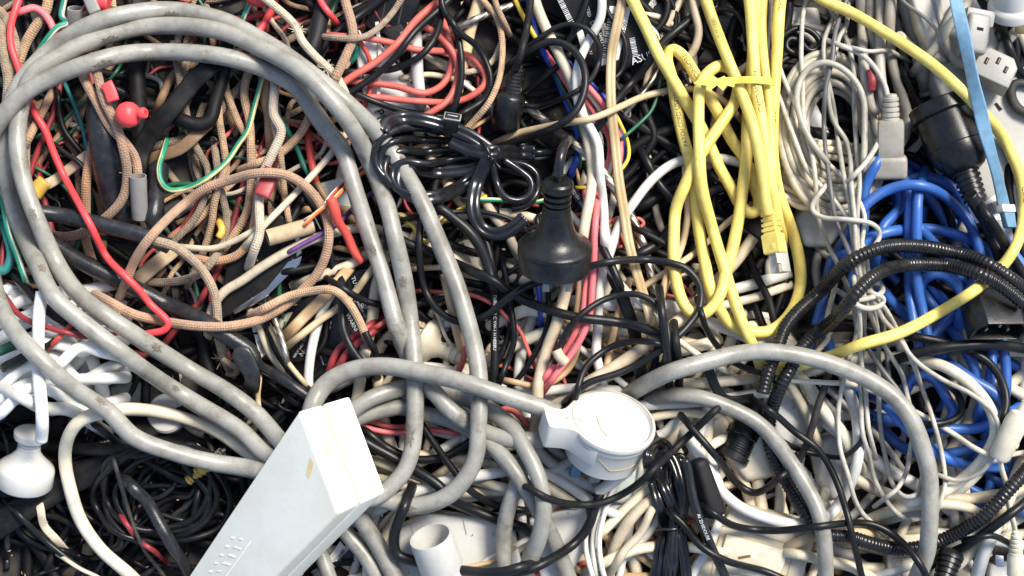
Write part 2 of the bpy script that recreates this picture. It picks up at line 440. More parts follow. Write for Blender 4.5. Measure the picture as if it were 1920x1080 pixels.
def prism(name, m, poly, label=None, cat=None, thick=60, tilt=(0, 0), bev=6, q=70, dz=0, parent=None, zabs=None, seg=3, taper=1.0, dostamp=True, origin=None, group=None):
    """solid with outline poly (px corners of its top face); tilt = height change per px to the right / upward"""
    cx = sum(p[0] for p in poly) / len(poly); cy = sum(p[1] for p in poly) / len(poly)
    ins = inpoly(poly)
    z0 = zabs if zabs is not None else (float(np.percentile(HF[ins], q)) if ins.any() else 40) + dz
    zf = lambda x, y: z0 + tilt[0] * (x - cx) + tilt[1] * (cy - y)
    bm = bmesh.new()
    tp = [bm.verts.new(P(x, y, zf(x, y))) for x, y in poly]
    bt = []
    for x, y in poly:
        q_ = P(cx + (x - cx) * taper, cy + (y - cy) * taper, zf(x, y)); q_.z -= thick * S
        nrm = Vector((-tilt[0], -tilt[1], 1)).normalized()
        base_ = P(cx + (x - cx) * taper, cy + (y - cy) * taper, zf(x, y)) - nrm * thick * S
        bt.append(bm.verts.new(base_))
    bm.faces.new(tp); bm.faces.new(bt[::-1])
    n = len(poly)
    for i in range(n): bm.faces.new((tp[i], bt[i], bt[(i + 1) % n], tp[(i + 1) % n]))
    bmesh.ops.recalc_face_normals(bm, faces=bm.faces[:])
    bevel_all(bm, bev * S * .93, seg)
    org = P(cx, cy, z0 - thick) if origin is None else origin
    o = finish(bm, name, M[m], parent, origin=org)
    if parent is None: tag(o, label, cat, group)
    o_info[o.name] = (zf, org)
    if dostamp and ins.any():
        ys, xs = np.where(ins)
        for j, i in zip(ys, xs):
            t = zf(X0 + (i + .5) * CELL, Y0 + (j + .5) * CELL)
            if t > HF[j, i]: HF[j, i] = t
    return o
o_info = {}
def on_top(parent, name, m, poly, lift=1.5, thick=3, bev=.6, hz=0):
    """thin raised piece lying on a prism's top face"""
    zf, org = o_info[parent.name]
    bm = bmesh.new()
    tp = [bm.verts.new(P(x, y, zf(x, y) + lift)) for x, y in poly]
    bt = [bm.verts.new(P(x, y, zf(x, y) + lift - thick)) for x, y in poly]
    bm.faces.new(tp); bm.faces.new(bt[::-1]); n = len(poly)
    for i in range(n): bm.faces.new((tp[i], bt[i], bt[(i + 1) % n], tp[(i + 1) % n]))
    bmesh.ops.recalc_face_normals(bm, faces=bm.faces[:])
    bevel_all(bm, bev * S, 1)
    return finish(bm, name, M[m], parent, origin=org)
def bars_on(parent, name, m, quads, lift=2.2):
    zf, org = o_info[parent.name]; bm = bmesh.new()
    for poly in quads:
        bm.faces.new([bm.verts.new(P(x, y, zf(x, y) + lift)) for x, y in poly])
    return finish(bm, name, M[m], parent, smooth=False, origin=org)
def text_on(parent, body, x, y, size, ang, m, lift=2.2, name='printed_text', bold=False):
    zf, org = o_info[parent.name]; me = text_mesh(body, size, bold); c, s_ = math.cos(ang), math.sin(ang)
    for v in me.vertices:
        px_ = x + v.co.x * c - v.co.y * s_; py_ = y - (v.co.x * s_ + v.co.y * c)
        v.co = P(px_, py_, zf(px_, py_) + lift) - Vector(org)
    return link(name, me, M[m], parent)
def barcode(x, y, dx, dy, w, h, n, seed):
    """quads of a bar code: bars step along (dx,dy) unit, bar length h across"""
    q = random.Random(seed); out = []; t = 0
    ux, uy = dx, dy; vx, vy = -dy, dx
    while t < w:
        b = q.choice([1.0, 1.3, 2.2]) * w / n / 2
        out.append([(x + ux * t, y + uy * t), (x + ux * (t + b), y + uy * (t + b)),
                    (x + ux * (t + b) + vx * h, y + uy * (t + b) + vy * h), (x + ux * t + vx * h, y + uy * t + vy * h)])
        t += b + q.choice([1.0, 1.5, 2.0]) * w / n / 2
    return out
def axis_rot(ax, roll=0):
    z = Vector(ax).normalized(); x = Vector((0, 1, 0)).cross(z)
    if x.length < .1: x = Vector((1, 0, 0)).cross(z)
    x.normalize(); y = z.cross(x)
    m = Matrix((x, y, z)).transposed()
    return (m @ Matrix.Rotation(roll, 3, 'Z')).to_euler()
def lathe(name, m, profile, parent=None, seg=40, k=S * .93, off=(0, 0, 0), rot=None, squash=(1, 1), closed=True):
    bm = bmesh.new(); rings = []
    for r, z in profile:
        if r < 1e-6: rings.append([bm.verts.new((0, 0, z * k))]); continue
        rings.append([bm.verts.new((r * k * math.cos(t / seg * 2 * math.pi) * squash[0], r * k * math.sin(t / seg * 2 * math.pi) * squash[1], z * k)) for t in range(seg)])
    for a, b in zip(rings[:-1], rings[1:]):
        for t in range(seg):
            t2 = (t + 1) % seg
            if len(a) == 1 and len(b) == 1: continue
            if len(a) == 1: bm.faces.new((a[0], b[t2], b[t]))
            elif len(b) == 1: bm.faces.new((a[t], a[t2], b[0]))
            else: bm.faces.new((a[t], a[t2], b[t2], b[t]))
    if closed:
        for rg in (rings[0], rings[-1]):
            if len(rg) > 1: bm.faces.new(rg)
    o = finish(bm, name, M[m], parent)
    o.location = Vector(off) * k
    if rot: o.rotation_euler = rot
    return o
def block(name, m, size, parent, off=(0, 0, 0), rot=None, bev=2, k=S * .93, seg=2, top=(1, 1)):
    bm = bmesh.new(); x, y, z = [t / 2 * k for t in size]
    b = [bm.verts.new((sx * x, sy * y, -z)) for sx, sy in ((-1, -1), (1, -1), (1, 1), (-1, 1))]
    t = [bm.verts.new((sx * x * top[0], sy * y * top[1], z)) for sx, sy in ((-1, -1), (1, -1), (1, 1), (-1, 1))]
    bm.faces.new(b[::-1]); bm.faces.new(t)
    for i in range(4): bm.faces.new((b[i], b[(i + 1) % 4], t[(i + 1) % 4], t[i]))
    bmesh.ops.recalc_face_normals(bm, faces=bm.faces[:]); bevel_all(bm, bev * k, seg)
    o = finish(bm, name, M[m], parent); o.location = Vector(off) * k
    if rot: o.rotation_euler = rot
    return o
def thing(name, label, cat, x, y, z, ax=None, roll=0, group=None):
    o = empty(name, P(x, y, z), axis_rot(ax, roll) if ax else None)
    return tag(o, label, cat, group)
def stamp_line(x1, y1, x2, y2, rad, top):
    n = int(math.hypot(x2 - x1, y2 - y1) / 6) + 2
    for i in range(n):
        t = i / (n - 1); stamp(x1 + (x2 - x1) * t, y1 + (y2 - y1) * t, rad, top)
def fray(cab_label, x, y, n, m, L=26, dirx=0, diry=0):
    """loose broken yarns sticking out of a braid"""
    C, R, o, base = CURVES[cab_label]
    q = P(x, y, 0); i = int(np.argmin((C[:, 0] * 1 - q.x * scl(C[0, 2] / S)) ** 2 + (C[:, 1] - q.y * scl(C[0, 2] / S)) ** 2))
    c = C[i]; bm_objs = []
    bm = bmesh.new()
    for t in range(n):
        a = rng.uniform(0, 2 * math.pi); d = np.array([math.cos(a) + dirx, math.sin(a) + diry, rng.uniform(-.2, .8)]); d /= np.linalg.norm(d)
        l = L * S * rng.uniform(.4, 1); bend = np.array([rng.uniform(-.5, .5), rng.uniform(-.5, .5), rng.uniform(-.4, .3)])
        pts = [c + d * l * s_ + bend * l * s_ * s_ + d * R[i] * .3 for s_ in (0, .25, .5, .75, 1)]
        prev = None
        for s_, pt in enumerate(pts):
            w = S * (1.3 - .2 * s_); ring = [bm.verts.new(Vector(pt - base) + Vector((w * math.cos(u), w * math.sin(u), w * math.sin(u * 2) * .5))) for u in (0, 2.1, 4.2)]
            if prev:
                for u in range(3): bm.faces.new((prev[u], prev[(u + 1) % 3], ring[(u + 1) % 3], ring[u]))
            prev = ring
    return finish(bm, 'frayed_yarn', M[m], o)

def patch(key, frac, length, a0, a1, seed, m='dirt', name='dirt_patch', lift=1.012):
    """a patch of dried dirt stuck to a cable, with a ragged outline (length in px, a0..a1 angles from the top)"""
    C, R, o, base = CURVES[key]; T, sd, up = frames(C); arc = np.r_[0, np.cumsum(np.linalg.norm(np.diff(C, axis=0), axis=1))]
    q = random.Random(seed); ns, na = int(length / 2.0), 22; s0 = arc[-1] * frac
    ph = [q.uniform(0, 6.28) for _ in range(6)]
    def inside(u, v):
        e = .78 + .16 * math.sin(9 * math.atan2(v, u) + ph[0]) + .12 * math.sin(5 * math.atan2(v, u) + ph[1]) + .10 * math.sin(17 * math.atan2(v, u) + ph[2])
        hole = math.sin(u * 7 + ph[3]) * math.sin(v * 6 + ph[4]) > .72
        return math.hypot(u, v) < e and not hole
    bm = bmesh.new(); vs = {}
    def vert(i, j):
        if (i, j) not in vs:
            s = s0 + i * 2.0 * S; a = a0 + (a1 - a0) * j / na
            c = np.array([np.interp(s, arc, C[:, q_]) for q_ in range(3)]); t = min(len(C) - 1, int(np.searchsorted(arc, s)))
            vs[i, j] = bm.verts.new(Vector(c + R[t] * lift * (math.cos(a) * up[t] + math.sin(a) * sd[t]) - base))
        return vs[i, j]
    for i in range(ns):
        for j in range(na):
            if inside(2 * (i + .5) / ns - 1, 2 * (j + .5) / na - 1): bm.faces.new((vert(i, j), vert(i, j + 1), vert(i + 1, j + 1), vert(i + 1, j)))
    if not bm.faces: bm.free(); return
    p = finish(bm, name, M[m], o); p['kind'] = 'stuff'; return p
# ------------------------------------------------------------------ ground
bm = bmesh.new()
for x, y in ((-3, -3), (3, -3), (3, 3), (-3, 3)): bm.verts.new((x, y, 0))
bm.faces.new(bm.verts[:])
g = finish(bm, 'ground', M['floor'], smooth=False); g['kind'] = 'structure'

# ------------------------------------------------------------------ the deep layer of the pile
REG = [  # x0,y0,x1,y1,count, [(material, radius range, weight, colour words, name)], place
    (-260, -240, 640, 600, 54, [('shadeblack', (5, 10), 46, 'black', 'power_cable'), ('braidtan', (5, 7.5), 15, 'dusty tan braided', 'braided_cable'),
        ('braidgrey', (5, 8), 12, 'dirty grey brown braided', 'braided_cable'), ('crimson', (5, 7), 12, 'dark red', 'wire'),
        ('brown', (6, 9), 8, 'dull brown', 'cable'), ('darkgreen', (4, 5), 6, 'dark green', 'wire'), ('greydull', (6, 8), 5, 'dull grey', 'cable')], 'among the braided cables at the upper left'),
    (-260, 700, 470, 1330, 46, [('shadeblack', (7, 14), 84, 'matt black', 'power_cable'), ('black', (4, 7), 20, 'thin black', 'power_cable')], 'in the dark hollow at the lower left'),
    (600, -240, 1180, 430, 34, [('shadeblack', (5, 11), 70, 'black', 'power_cable'), ('cream', (5, 9), 9, 'cream', 'cable'), ('braidtan', (5, 7), 9, 'tan braided', 'braided_cable'),
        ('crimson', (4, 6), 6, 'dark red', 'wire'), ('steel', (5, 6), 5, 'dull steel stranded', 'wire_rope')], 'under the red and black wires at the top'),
    (1150, -240, 1500, 640, 20, [('shadeblack', (6, 12), 82, 'black', 'power_cable'), ('cream', (5, 8), 6, 'cream', 'cable'), ('beige', (6, 8), 12, 'beige', 'cable')], 'behind the yellow network cables'),
    (1470, -240, 2180, 420, 28, [('shadeblack', (6, 11), 70, 'black', 'power_cable'), ('greybeige', (6, 10), 30, 'grey beige', 'cable')], 'behind the grey coils at the upper right'),
    (1660, 360, 2150, 850, 20, [('blue', (9, 11), 52, 'blue', 'network_cable'), ('shadeblack', (6, 10), 48, 'black', 'power_cable')], 'among the blue network cables at the right'),
    (470, 400, 1300, 760, 44, [('shadeblack', (5, 10), 60, 'black', 'power_cable'), ('cream', (6, 10), 18, 'cream', 'cable'), ('tan', (5, 8), 10, 'tan', 'cable'),
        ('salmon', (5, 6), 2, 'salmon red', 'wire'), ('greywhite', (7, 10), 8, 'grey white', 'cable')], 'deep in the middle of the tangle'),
    (640, 740, 1440, 1330, 46, [('cream', (7, 12), 34, 'cream', 'cable'), ('greywhite', (8, 11), 20, 'grey white', 'cable'), ('shadeblack', (6, 10), 14, 'black', 'power_cable'),
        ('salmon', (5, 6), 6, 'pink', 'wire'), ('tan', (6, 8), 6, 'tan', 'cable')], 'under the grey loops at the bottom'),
    (1290, 640, 2180, 1330, 46, [('cream', (7, 12), 40, 'cream', 'cable'), ('greywhite', (8, 11), 24, 'grey white', 'cable'), ('shadeblack', (6, 10), 26, 'black', 'power_cable')], 'among the pale cables at the lower right'),
]
def inframe(pts): return any(0 < p[0] < 1920 and 0 < p[1] < 1080 for p in pts)
def walk(x0, y0, x1, y1, q):
    x, y = q.uniform(x0, x1), q.uniform(y0, y1); a = q.uniform(0, 2 * math.pi); cv = q.uniform(-.16, .16)
    pts = [(x, y, 0)]; n = q.randint(15, 30)
    for i in range(n):
        a += cv + q.uniform(-.11, .11)
        if q.random() < .12: cv = q.uniform(-.2, .2)
        x += 36 * math.cos(a); y += 36 * math.sin(a)
        cx, cy = (x0 + x1) / 2, (y0 + y1) / 2
        if not (x0 - 40 < x < x1 + 40 and y0 - 40 < y < y1 + 40):
            want = math.atan2(cy - y, cx - x); d = (want - a + math.pi) % (2 * math.pi) - math.pi
            a += max(-.5, min(.5, d))
        x = max(-330, min(2250, x)); y = max(-330, min(1410, y))
        pts.append((x, y, 0))
    return pts
def fill(regs, seed, scale=1.0, squash=.6, word='buried'):
    q = random.Random(seed); jobs = []
    for R in regs:
        for i in range(int(R[4] * scale)): jobs.append(R)
    q.shuffle(jobs)
    for R in jobs:
        x0, y0, x1, y1, n, pal, place = R
        t = q.uniform(0, sum(p[2] for p in pal))
        for p in pal:
            t -= p[2]
            if t <= 0: break
        r = q.uniform(*p[1]); pts = walk(x0, y0, x1, y1, q)
        lab = '%s %s %s %s' % (p[3], p[4].replace('_', ' ').replace('braided cable', 'cable'), word, place)
        cable(p[0], r, p[4], lab, pts, cat=p[4].split('_')[-1] if p[4] != 'wire_rope' else 'wire rope',
              group='%s %ss %s' % (p[3], p[4].replace('_', ' ').replace('braided cable', 'cable'), place), sides=9, flat=squash, ext=False,
              mod='rope' if p[0] == 'steel' else None, stiff=34)
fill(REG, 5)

# ------------------------------------------------------------------ buried appliances and adapters
def screw(o, pts, m='void'):
    pass
# white plate with dark lettering, top centre
o = prism('plastic_case', 'plastwhite', [(664, 72), (708, 74), (816, 214), (688, 262)], 'pale plastic case with black letters PF behind red wires', 'case', 50, (-.15, .1), 7, q=88, dz=32)
text_on(o, 'PF', 702, 208, 24, math.radians(-68), 'inkblack', bold=True)
# black ribbed adapter
o = prism('power_adapter', 'plastblack', [(697, -26), (797, -26), (760, 82), (681, 48)], 'black adapter with moulded ridges at the top edge left of the red wires', 'adapter', 60, (0, .2), 6, dz=30)
bars_on(o, 'rib', 'blackgrit', [[(724, -10), (727, -10), (714, 56), (711, 54)], [(757, -10), (760, -10), (744, 66), (741, 64)]])
o2 = prism('vent_cover', 'mattblack', [(712, 54), (752, 44), (772, 76), (735, 78)], 'small black vented cover under the ridged adapter', 'cover', 20, (0, 0), 3, dz=6)
# laptop adapter with labels
o = prism('laptop_adapter', 'mattblack', [(1030, -40), (1166, -46), (1222, 104), (1150, 142), (1096, 120)], 'black laptop adapter with bar code sticker and printed safety marks at the top', 'adapter', 70, (.1, .1), 10, q=94, dz=30)
st = on_top(o, 'bar_code_sticker', 'label', [(1143, 11), (1183, 13), (1160, 112), (1127, 124)])
o_info[st.name] = ((lambda f: (lambda x, y: f(x, y) + 1.6))(o_info[o.name][0]), o_info[o.name][1])
ux, uy = math.cos(math.radians(102)), math.sin(math.radians(102))
bars_on(o, 'bar_code', 'inkblack', barcode(1158, 28, ux, uy, 84, 17, 30, 3), 2.0)
text_on(o, '40-00', 1172, 67, 11, math.radians(82), 'inkblack', 2.1)
for (tx, x, y, s_, a) in (('LISTED', 1096, 6, 9, -75), ('UL', 1106, 40, 13, -75), ('SAFETY', 1122, 62, 8, -75), ('CE', 1088, 82, 12, -75), ('N', 1104, 96, 9, -75), ('ASUS', 1186, 122, 19, 22), ('I.T.E. POWER SUPPLY', 1124, 36, 6, -78), ('INPUT 100-240V', 1131, 44, 6, -78)):
    text_on(o, tx, x, y, s_, math.radians(a), 'inkwhite', 2)
bars_on(o, 'printed_stripes', 'inkwhite', barcode(1054, -4, .45, .9, 52, 10, 22, 8), 2)
bars_on(o, 'printed_stripes', 'inkwhite', barcode(1180, 72, .2, 1, 36, -10, 20, 9), 2)
st = on_top(o, 'small_label', 'label', [(1081, 62), (1092, 55), (1100, 80), (1088, 87)])
# dark round speaker shells
for (x, y, R, lab) in ((1258, 52, 74, 'large black rounded shell behind the leftmost yellow cable'), (1372, 40, 60, 'smaller black rounded shell between yellow cables at the top')):
    z = rest(x, y, R, 60) - 50
    t = thing('speaker_shell', lab, 'shell', x, y, z, (.15, .15, 1))
    lathe('shell', 'plastblack', [(R, 0), (R, 26), (R * .96, 34), (R * .9, 36), (R * .86, 30), (R * .5, 40), (0, 44)], t)
    lathe('rim', 'gloss', [(R * .9, 34), (R * .95, 39), (R, 34)], t)
    stamp(x, y, R * .7, z + 38)
# power board on the right
o = prism('power_board', 'plastgrey', [(1756, -60), (1800, -62), (1962, 240), (2000, 520), (1900, 500), (1826, 322), (1752, 150)], 'long grey white power board under the blue strap at the right', 'power board', 70, (-.05, .04), 9, q=94, dz=26)
board = o
o.data.materials.clear(); o.data.materials.append(M['plastpale'])
bars_on(o, 'screw_slot', 'void', [[(1865, 194), (1869, 192), (1880, 205), (1875, 208)]])
st = on_top(o, 'bar_code_sticker', 'label', [(1832, 388), (1893, 346), (1936, 350), (1936, 404), (1856, 416)])
bars_on(o, 'bar_code', 'inkblack', barcode(1848, 384, .93, -.36, 26, 22, 15, 5), 2.4)
o = prism('plastic_tray', 'plastbeige', [(1698, -50), (1758, -50), (1772, 40), (1790, 110), (1752, 120), (1722, 50)], 'pale plastic tray edge left of the power board at the top', 'tray', 50, (0, 0), 8, dz=20)
on_top(o, 'raised_rim', 'plastgrey', [(1736, -40), (1742, -40), (1770, 60), (1766, 62)], 4, 6, 1)
# grey metal bracket behind beige coil
prism('metal_bracket', 'plastbeige', [(1466, 12), (1536, 14), (1546, 96), (1490, 58)], 'dull beige bracket behind the thin grey wires at the top', 'bracket', 30, (0, 0), 4)
prism('white_adapter', 'plastwhite', [(1490, 412), (1512, 382), (1562, 374), (1584, 432), (1556, 466), (1506, 466)], 'white rounded adapter between the network plug and the thin grey wires', 'adapter', 60, (.1, .25), 14, seg=4, q=88)
prism('white_insert', 'plastwhite', [(1500, 176), (1520, 168), (1556, 250), (1548, 300), (1520, 262)], 'white plastic scrap inside the beige coil', 'scrap', 20, (0, 0), 3)
# left dark box with metal edge
o = prism('scrap_adapter', 'mattblack', [(428, 470), (516, 398), (562, 420), (566, 474), (492, 566), (404, 604)], 'matt black broken adapter with bent metal edge under the tan braids', 'adapter', 70, (.1, .15), 7, dz=34)
on_top(o, 'metal_edge', 'metal', [(553, 446), (561, 440), (566, 474), (556, 482)], 5, 8, 1)
on_top(o, 'metal_clip', 'metal', [(540, 490), (566, 480), (562, 496), (496, 560), (440, 590), (436, 582), (500, 540)], 3, 5, 1)
# black adapters with white print
o = prism('printed_adapter', 'plastblack', [(560, 566), (690, 498), (722, 640), (628, 744), (500, 668)], 'black adapter covered in white safety marks left of the grey coil', 'adapter', 60, (.05, .1), 9, q=88)
for (tx, x, y, s_, a) in (('CE', 618, 622, 17, 80), ('UL', 604, 668, 13, 60), ('A', 604, 672, 12, 60), ('WARNING', 648, 590, 11, -62), ('POWER SUPPLY', 660, 572, 8, -62), ('INDOOR USE ONLY', 668, 566, 6, -62), ('LISTED', 570, 640, 8, 60),
                          ('OUTPUT 12V 1A', 562, 676, 6, 55), ('INPUT 240V', 552, 672, 6, 55), ('05', 676, 578, 14, 0), ('N', 568, 670, 14, 55), ('MADE IN CHINA', 575, 690, 6, 55)):
    text_on(o, tx, x, y, s_, math.radians(a), 'inkwhite', 2)
bars_on(o, 'printed_frame', 'inkwhite', [[(598, 664), (600, 663), (608, 684), (606, 685)], [(606, 685), (608, 684), (620, 679), (619, 681)]], 2)
o = prism('labelled_adapter', 'plastblack', [(652, 512), (694, 498), (712, 560), (690, 566), (664, 552)], 'black adapter corner with small white letters under the crimson sleeve', 'adapter', 40, (0, .1), 5)
text_on(o, 'TUV', 658, 520, 11, math.radians(-70), 'inkwhite')
o = prism('cable_label', 'label', [(470, 606), (480, 600), (500, 664), (488, 672)], 'narrow pale label reading DPN beside the black sheath', 'label', 4, (0, 0), 1)
text_on(o, 'DPN', 482, 640, 9, math.radians(-66), 'inkblack')
prism('grey_plate', 'plastgrey', [(596, 344), (664, 326), (668, 396), (600, 432), (584, 400)], 'pale grey green plate left of the grey coil strands', 'plate', 20, (0, 0), 4).data.materials[0] = M['mint']
o = prism('cream_adapter', 'plastcream', [(846, 462), (884, 444), (924, 522), (906, 552), (862, 548)], 'cream adapter corner between the black cords right of the grey coil', 'adapter', 60, (.1, .15), 6, q=88)
on_top(o, 'raised_block', 'plastcream', [(866, 452), (884, 446), (908, 500), (888, 508)], 7, 10, 2)
# centre cream plugs
o = prism('cream_plug', 'plastcream', [(1132, 632), (1188, 596), (1212, 650), (1192, 724), (1136, 706)], 'cream plug face with two dark holes behind the tan cords in the middle', 'plug', 60, (.1, .1), 9)
bars_on(o, 'socket_hole', 'void', [[(1164, 656), (1174, 650), (1180, 660), (1170, 667)], [(1174, 626), (1184, 620), (1186, 630), (1178, 634)]])
z = rest(1308, 655, 30, 70) - 10
t = thing('round_plug', 'grey beige round plug face under the grey arch', 'plug', 1308, 655, z, (.35, .35, .8))
lathe('body', 'plastbeige', [(36, -30), (36, 0), (33, 5), (0, 6)], t); stamp(1308, 655, 26, z + 6)
# lower left bits
o = prism('foam_block', 'foam', [(205, 712), (240, 718), (274, 720), (270, 762), (205, 757)], 'dark green foam block between white and grey cables at the left', 'block', 40, (0, .15), 6)
z = rest(312, 775, 36, 80)
t = thing('white_disc', 'white round lid behind the grey cables at the lower left', 'disc', 312, 775, z, (-.1, .2, 1))
lathe('lid', 'plastwhite', [(40, -16), (40, 0), (36, 5), (0, 8)], t)
# bottom: white appliance board, tube
o = prism('white_board', 'plastwhite', [(748, 992), (800, 964), (962, 972), (990, 1130), (740, 1130)], 'white appliance panel with tube on it at the bottom edge', 'panel', 60, (0, .05), 8, q=94, dz=28)
bars_on(o, 'panel_seam', 'inkgrey', [[(769, 978), (770, 978), (792, 1090), (791, 1090)], [(868, 974), (869.5, 974), (876, 1002), (874.5, 1002)]])
t = thing('white_tube', 'white open plastic tube lying on the white panel at the bottom', 'tube', 850, 1124, rest(815, 1030, 30) + 4, (-.27, .86, .44))
lathe('tube', 'plastwhite', [(45, -60), (45, 60), (44, 76), (43, 77), (43.4, 79), (42, 150), (41, 156), (38, 156), (36, 60), (0, 58)], t); stamp_line(820, 1110, 806, 1010, 26, rest(815, 1030, 30) + 30)
o = prism('small_socket', 'plastblack', [(690, 962), (726, 946), (744, 982), (724, 1016), (700, 990)], 'small black plug with two bright pins right of the white box', 'plug', 40, (0, 0), 5)
for (x, y) in ((716, 966), (727, 987)): on_top(o, 'pin', 'metal', [(x - 3, y - 3), (x + 2, y - 4), (x + 3, y + 3), (x - 2, y + 4)], 8, 10, 1)
o = prism('white_sticker_adapter', 'plastblack', [(612, 1050), (640, 1008), (672, 1040), (668, 1062), (628, 1062)], 'black adapter with striped white sticker just right of the white box', 'adapter', 30, (0, 0), 4)
on_top(o, 'sticker', 'label', [(612, 1050), (638, 1014), (648, 1028), (630, 1056)])
bars_on(o, 'bar_code', 'inkblack', barcode(632, 1050, .38, -.92, 24, 8, 14, 12), 2.4)
o = prism('certified_plate', 'greywhite', [(1010, 872), (1060, 822), (1076, 850), (1030, 926)], 'pale grey plate printed CE under the white round plug', 'plate', 20, (0, 0), 4)
text_on(o, 'CE', 1030, 866, 13, math.radians(32), 'inkgrey'); text_on(o, 'V', 1020, 872, 10, math.radians(32), 'inkgrey')
prism('mint_panel', 'mint', [(1118, 1014), (1122, 930), (1204, 862), (1256, 878), (1190, 966)], 'pale green panel below the white round plug', 'panel', 30, (0, 0), 5, q=88, dz=12)
o = prism('white_case', 'plastwhite', [(992, 976), (1098, 944), (1106, 1012), (1062, 1096), (1016, 1096)], 'white case with a clean edge below the white round plug', 'case', 60, (0, .1), 5, q=88, dz=14)
# lower right adapters
o = prism('rounded_adapter', 'plastwhite', [(1520, 836), (1570, 812), (1620, 846), (1624, 918), (1590, 926), (1560, 944), (1532, 906)], 'white rounded adapter under the black wires at the lower right', 'adapter', 80, (0, .15), 18, seg=4, q=88, dz=22)
o = prism('white_transformer', 'plastwhite', [(1446, 728), (1500, 726), (1548, 800), (1530, 836), (1450, 838)], 'white transformer housing right of the black gooseneck handle', 'transformer', 70, (0, .1), 14, seg=4, q=88, dz=18)
o = prism('rounded_plug', 'plastcream', [(1372, 806), (1436, 812), (1456, 896), (1400, 908), (1362, 862)], 'white moulded plug with ribs behind the gooseneck end', 'plug', 80, (0, .15), 18, seg=4, q=88, dz=16)
wp = prism('wall_plate', 'plastcream', [(1376, 946), (1530, 984), (1496, 1130), (1270, 1130)], 'cream wall plate with raised panel and small slot at the bottom', 'wall plate', 46, (0, .1), 6, q=94, dz=18)
on_top(wp, 'raised_panel', 'creamlight', [(1362, 1000), (1480, 1032), (1462, 1086), (1344, 1072)], 6, 9, 2)
bars_on(wp, 'slot', 'inkbrown', [[(1383, 1044), (1406, 1040), (1408, 1045), (1385, 1049)]], 6.4)
def outline(pts, w=1.6):
    out = []
    for (x1, y1), (x2, y2) in zip(pts, pts[1:] + pts[:1]):
        d = math.hypot(x2 - x1, y2 - y1); nx, ny = -(y2 - y1) / d * w, (x2 - x1) / d * w
        out.append([(x1, y1), (x2, y2), (x2 + nx, y2 + ny), (x1 + nx, y1 + ny)])
    return out
for k_, qd in enumerate(outline([(1352, 984), (1492, 1022), (1472, 1098), (1332, 1082)])): bars_on(wp, 'seam', 'seamdirt', [qd], 1.0 + .12 * k_)
for k_, qd in enumerate(outline([(1362, 1000), (1480, 1032), (1462, 1086), (1344, 1072)], 1.2)): bars_on(wp, 'panel_edge', 'seamdirt', [qd], 6.2 + .12 * k_)
o = prism('cream_box', 'plastcream', [(1668, 1004), (1740, 1000), (1752, 1130), (1660, 1130)], 'cream plastic box behind the right grey arch at the bottom', 'box', 50, (0, 0), 6, q=90, dz=26)
bars_on(o, 'seam', 'cardboard', [[(1672, 1046), (1744, 1042), (1744, 1044), (1672, 1048)], [(1690, 1048), (1692, 1048), (1694, 1110), (1692, 1110)]])
prism('cream_post', 'plastcream', [(1796, 1036), (1816, 1030), (1826, 1130), (1792, 1130)], 'narrow cream post right of the ribbed black plug at the bottom', 'post', 50, (0, 0), 5)
o = prism('white_plug_body', 'plastwhite', [(1856, 1060), (1918, 1058), (1960, 1090), (1950, 1140), (1852, 1140)], 'white plug body in the bottom right corner', 'plug', 50, (0, .1), 7)
on_top(o, 'pin', 'metal', [(1866, 1040), (1882, 1042), (1884, 1064), (1868, 1064)], 0, 6, 1)
prism('cable_box', 'plastcream', [(1318, 560), (1352, 548), (1372, 566), (1346, 590)], 'cream scrap under the yellow loops', 'scrap', 20, (0, 0), 4)
prism('junction_strip', 'plastgrey', [(1330, 338), (1356, 332), (1358, 364), (1334, 366)], 'dull grey connector strip behind the yellow cables', 'connector', 20, (0, 0), 3)
o = prism('white_socket', 'plastwhite', [(1586, 836), (1640, 842), (1660, 900), (1612, 918)], 'white socket corner tucked under the thin wire fan', 'socket', 50, (0, .1), 10, q=85)
o = prism('cream_adapter', 'plastcream', [(1290, 772), (1350, 760), (1372, 800), (1356, 836), (1300, 826)], 'cream adapter between the two right grey arches', 'adapter', 60, (0, .1), 14, q=85)
o = prism('cream_casing', 'plastcream', [(1040, 900), (1100, 888), (1112, 930), (1050, 950)], 'cream casing edge below the pins of the round white plug', 'casing', 40, (0, .1), 6, q=85)
o = prism('white_housing', 'plastwhite', [(1512, 930), (1560, 944), (1548, 990), (1500, 984)], 'white housing below the rounded white adapter', 'housing', 40, (0, .1), 8, q=85)
# thin kinked wires tangled through the braids
KEEP = [(410, 430, 575, 600), (655, 70, 830, 260), (1030, -40, 1225, 130), (555, 520, 715, 720)]
def kinky(n, x0, y0, x1, y1, pal, place, seed):
    q = random.Random(seed)
    for i in range(n):
        p = pal[i % len(pal)]; x, y = q.uniform(x0, x1), q.uniform(y0, y1); a = q.uniform(0, 6.28); pts = [(x, y, 0)]
        for s_ in range(q.randint(11, 20)):
            a += q.choice((q.uniform(-.35, .35), q.uniform(-.45, .45), q.uniform(-1.1, 1.1))); st = q.uniform(18, 46); x += st * math.cos(a); y += st * math.sin(a)
            if not (x0 < x < x1 and y0 < y < y1): a += 2.2
            if any(a_ < x < c_ and b_ < y < d_ for a_, b_, c_, d_ in KEEP): break
            pts.append((x, y, 0))
        if len(pts) < 4 or any(a_ < x < c_ and b_ < y < d_ for x, y, _ in pts for a_, b_, c_, d_ in KEEP): continue
        cable(p[0], q.uniform(*p[1]), p[3], '%s lying kinked %s' % (p[2], place), pts, cat=p[3].split('_')[-1], group='%ss %s' % (p[2], place), sides=8, stiff=10, flat=.8, ext=False)
fill([r[:4] + (r[4],) + r[5:] for r in REG if r[6].startswith(('deep', 'among the braided', 'among the blue'))], 21, .2, .7, 'lying half hidden')
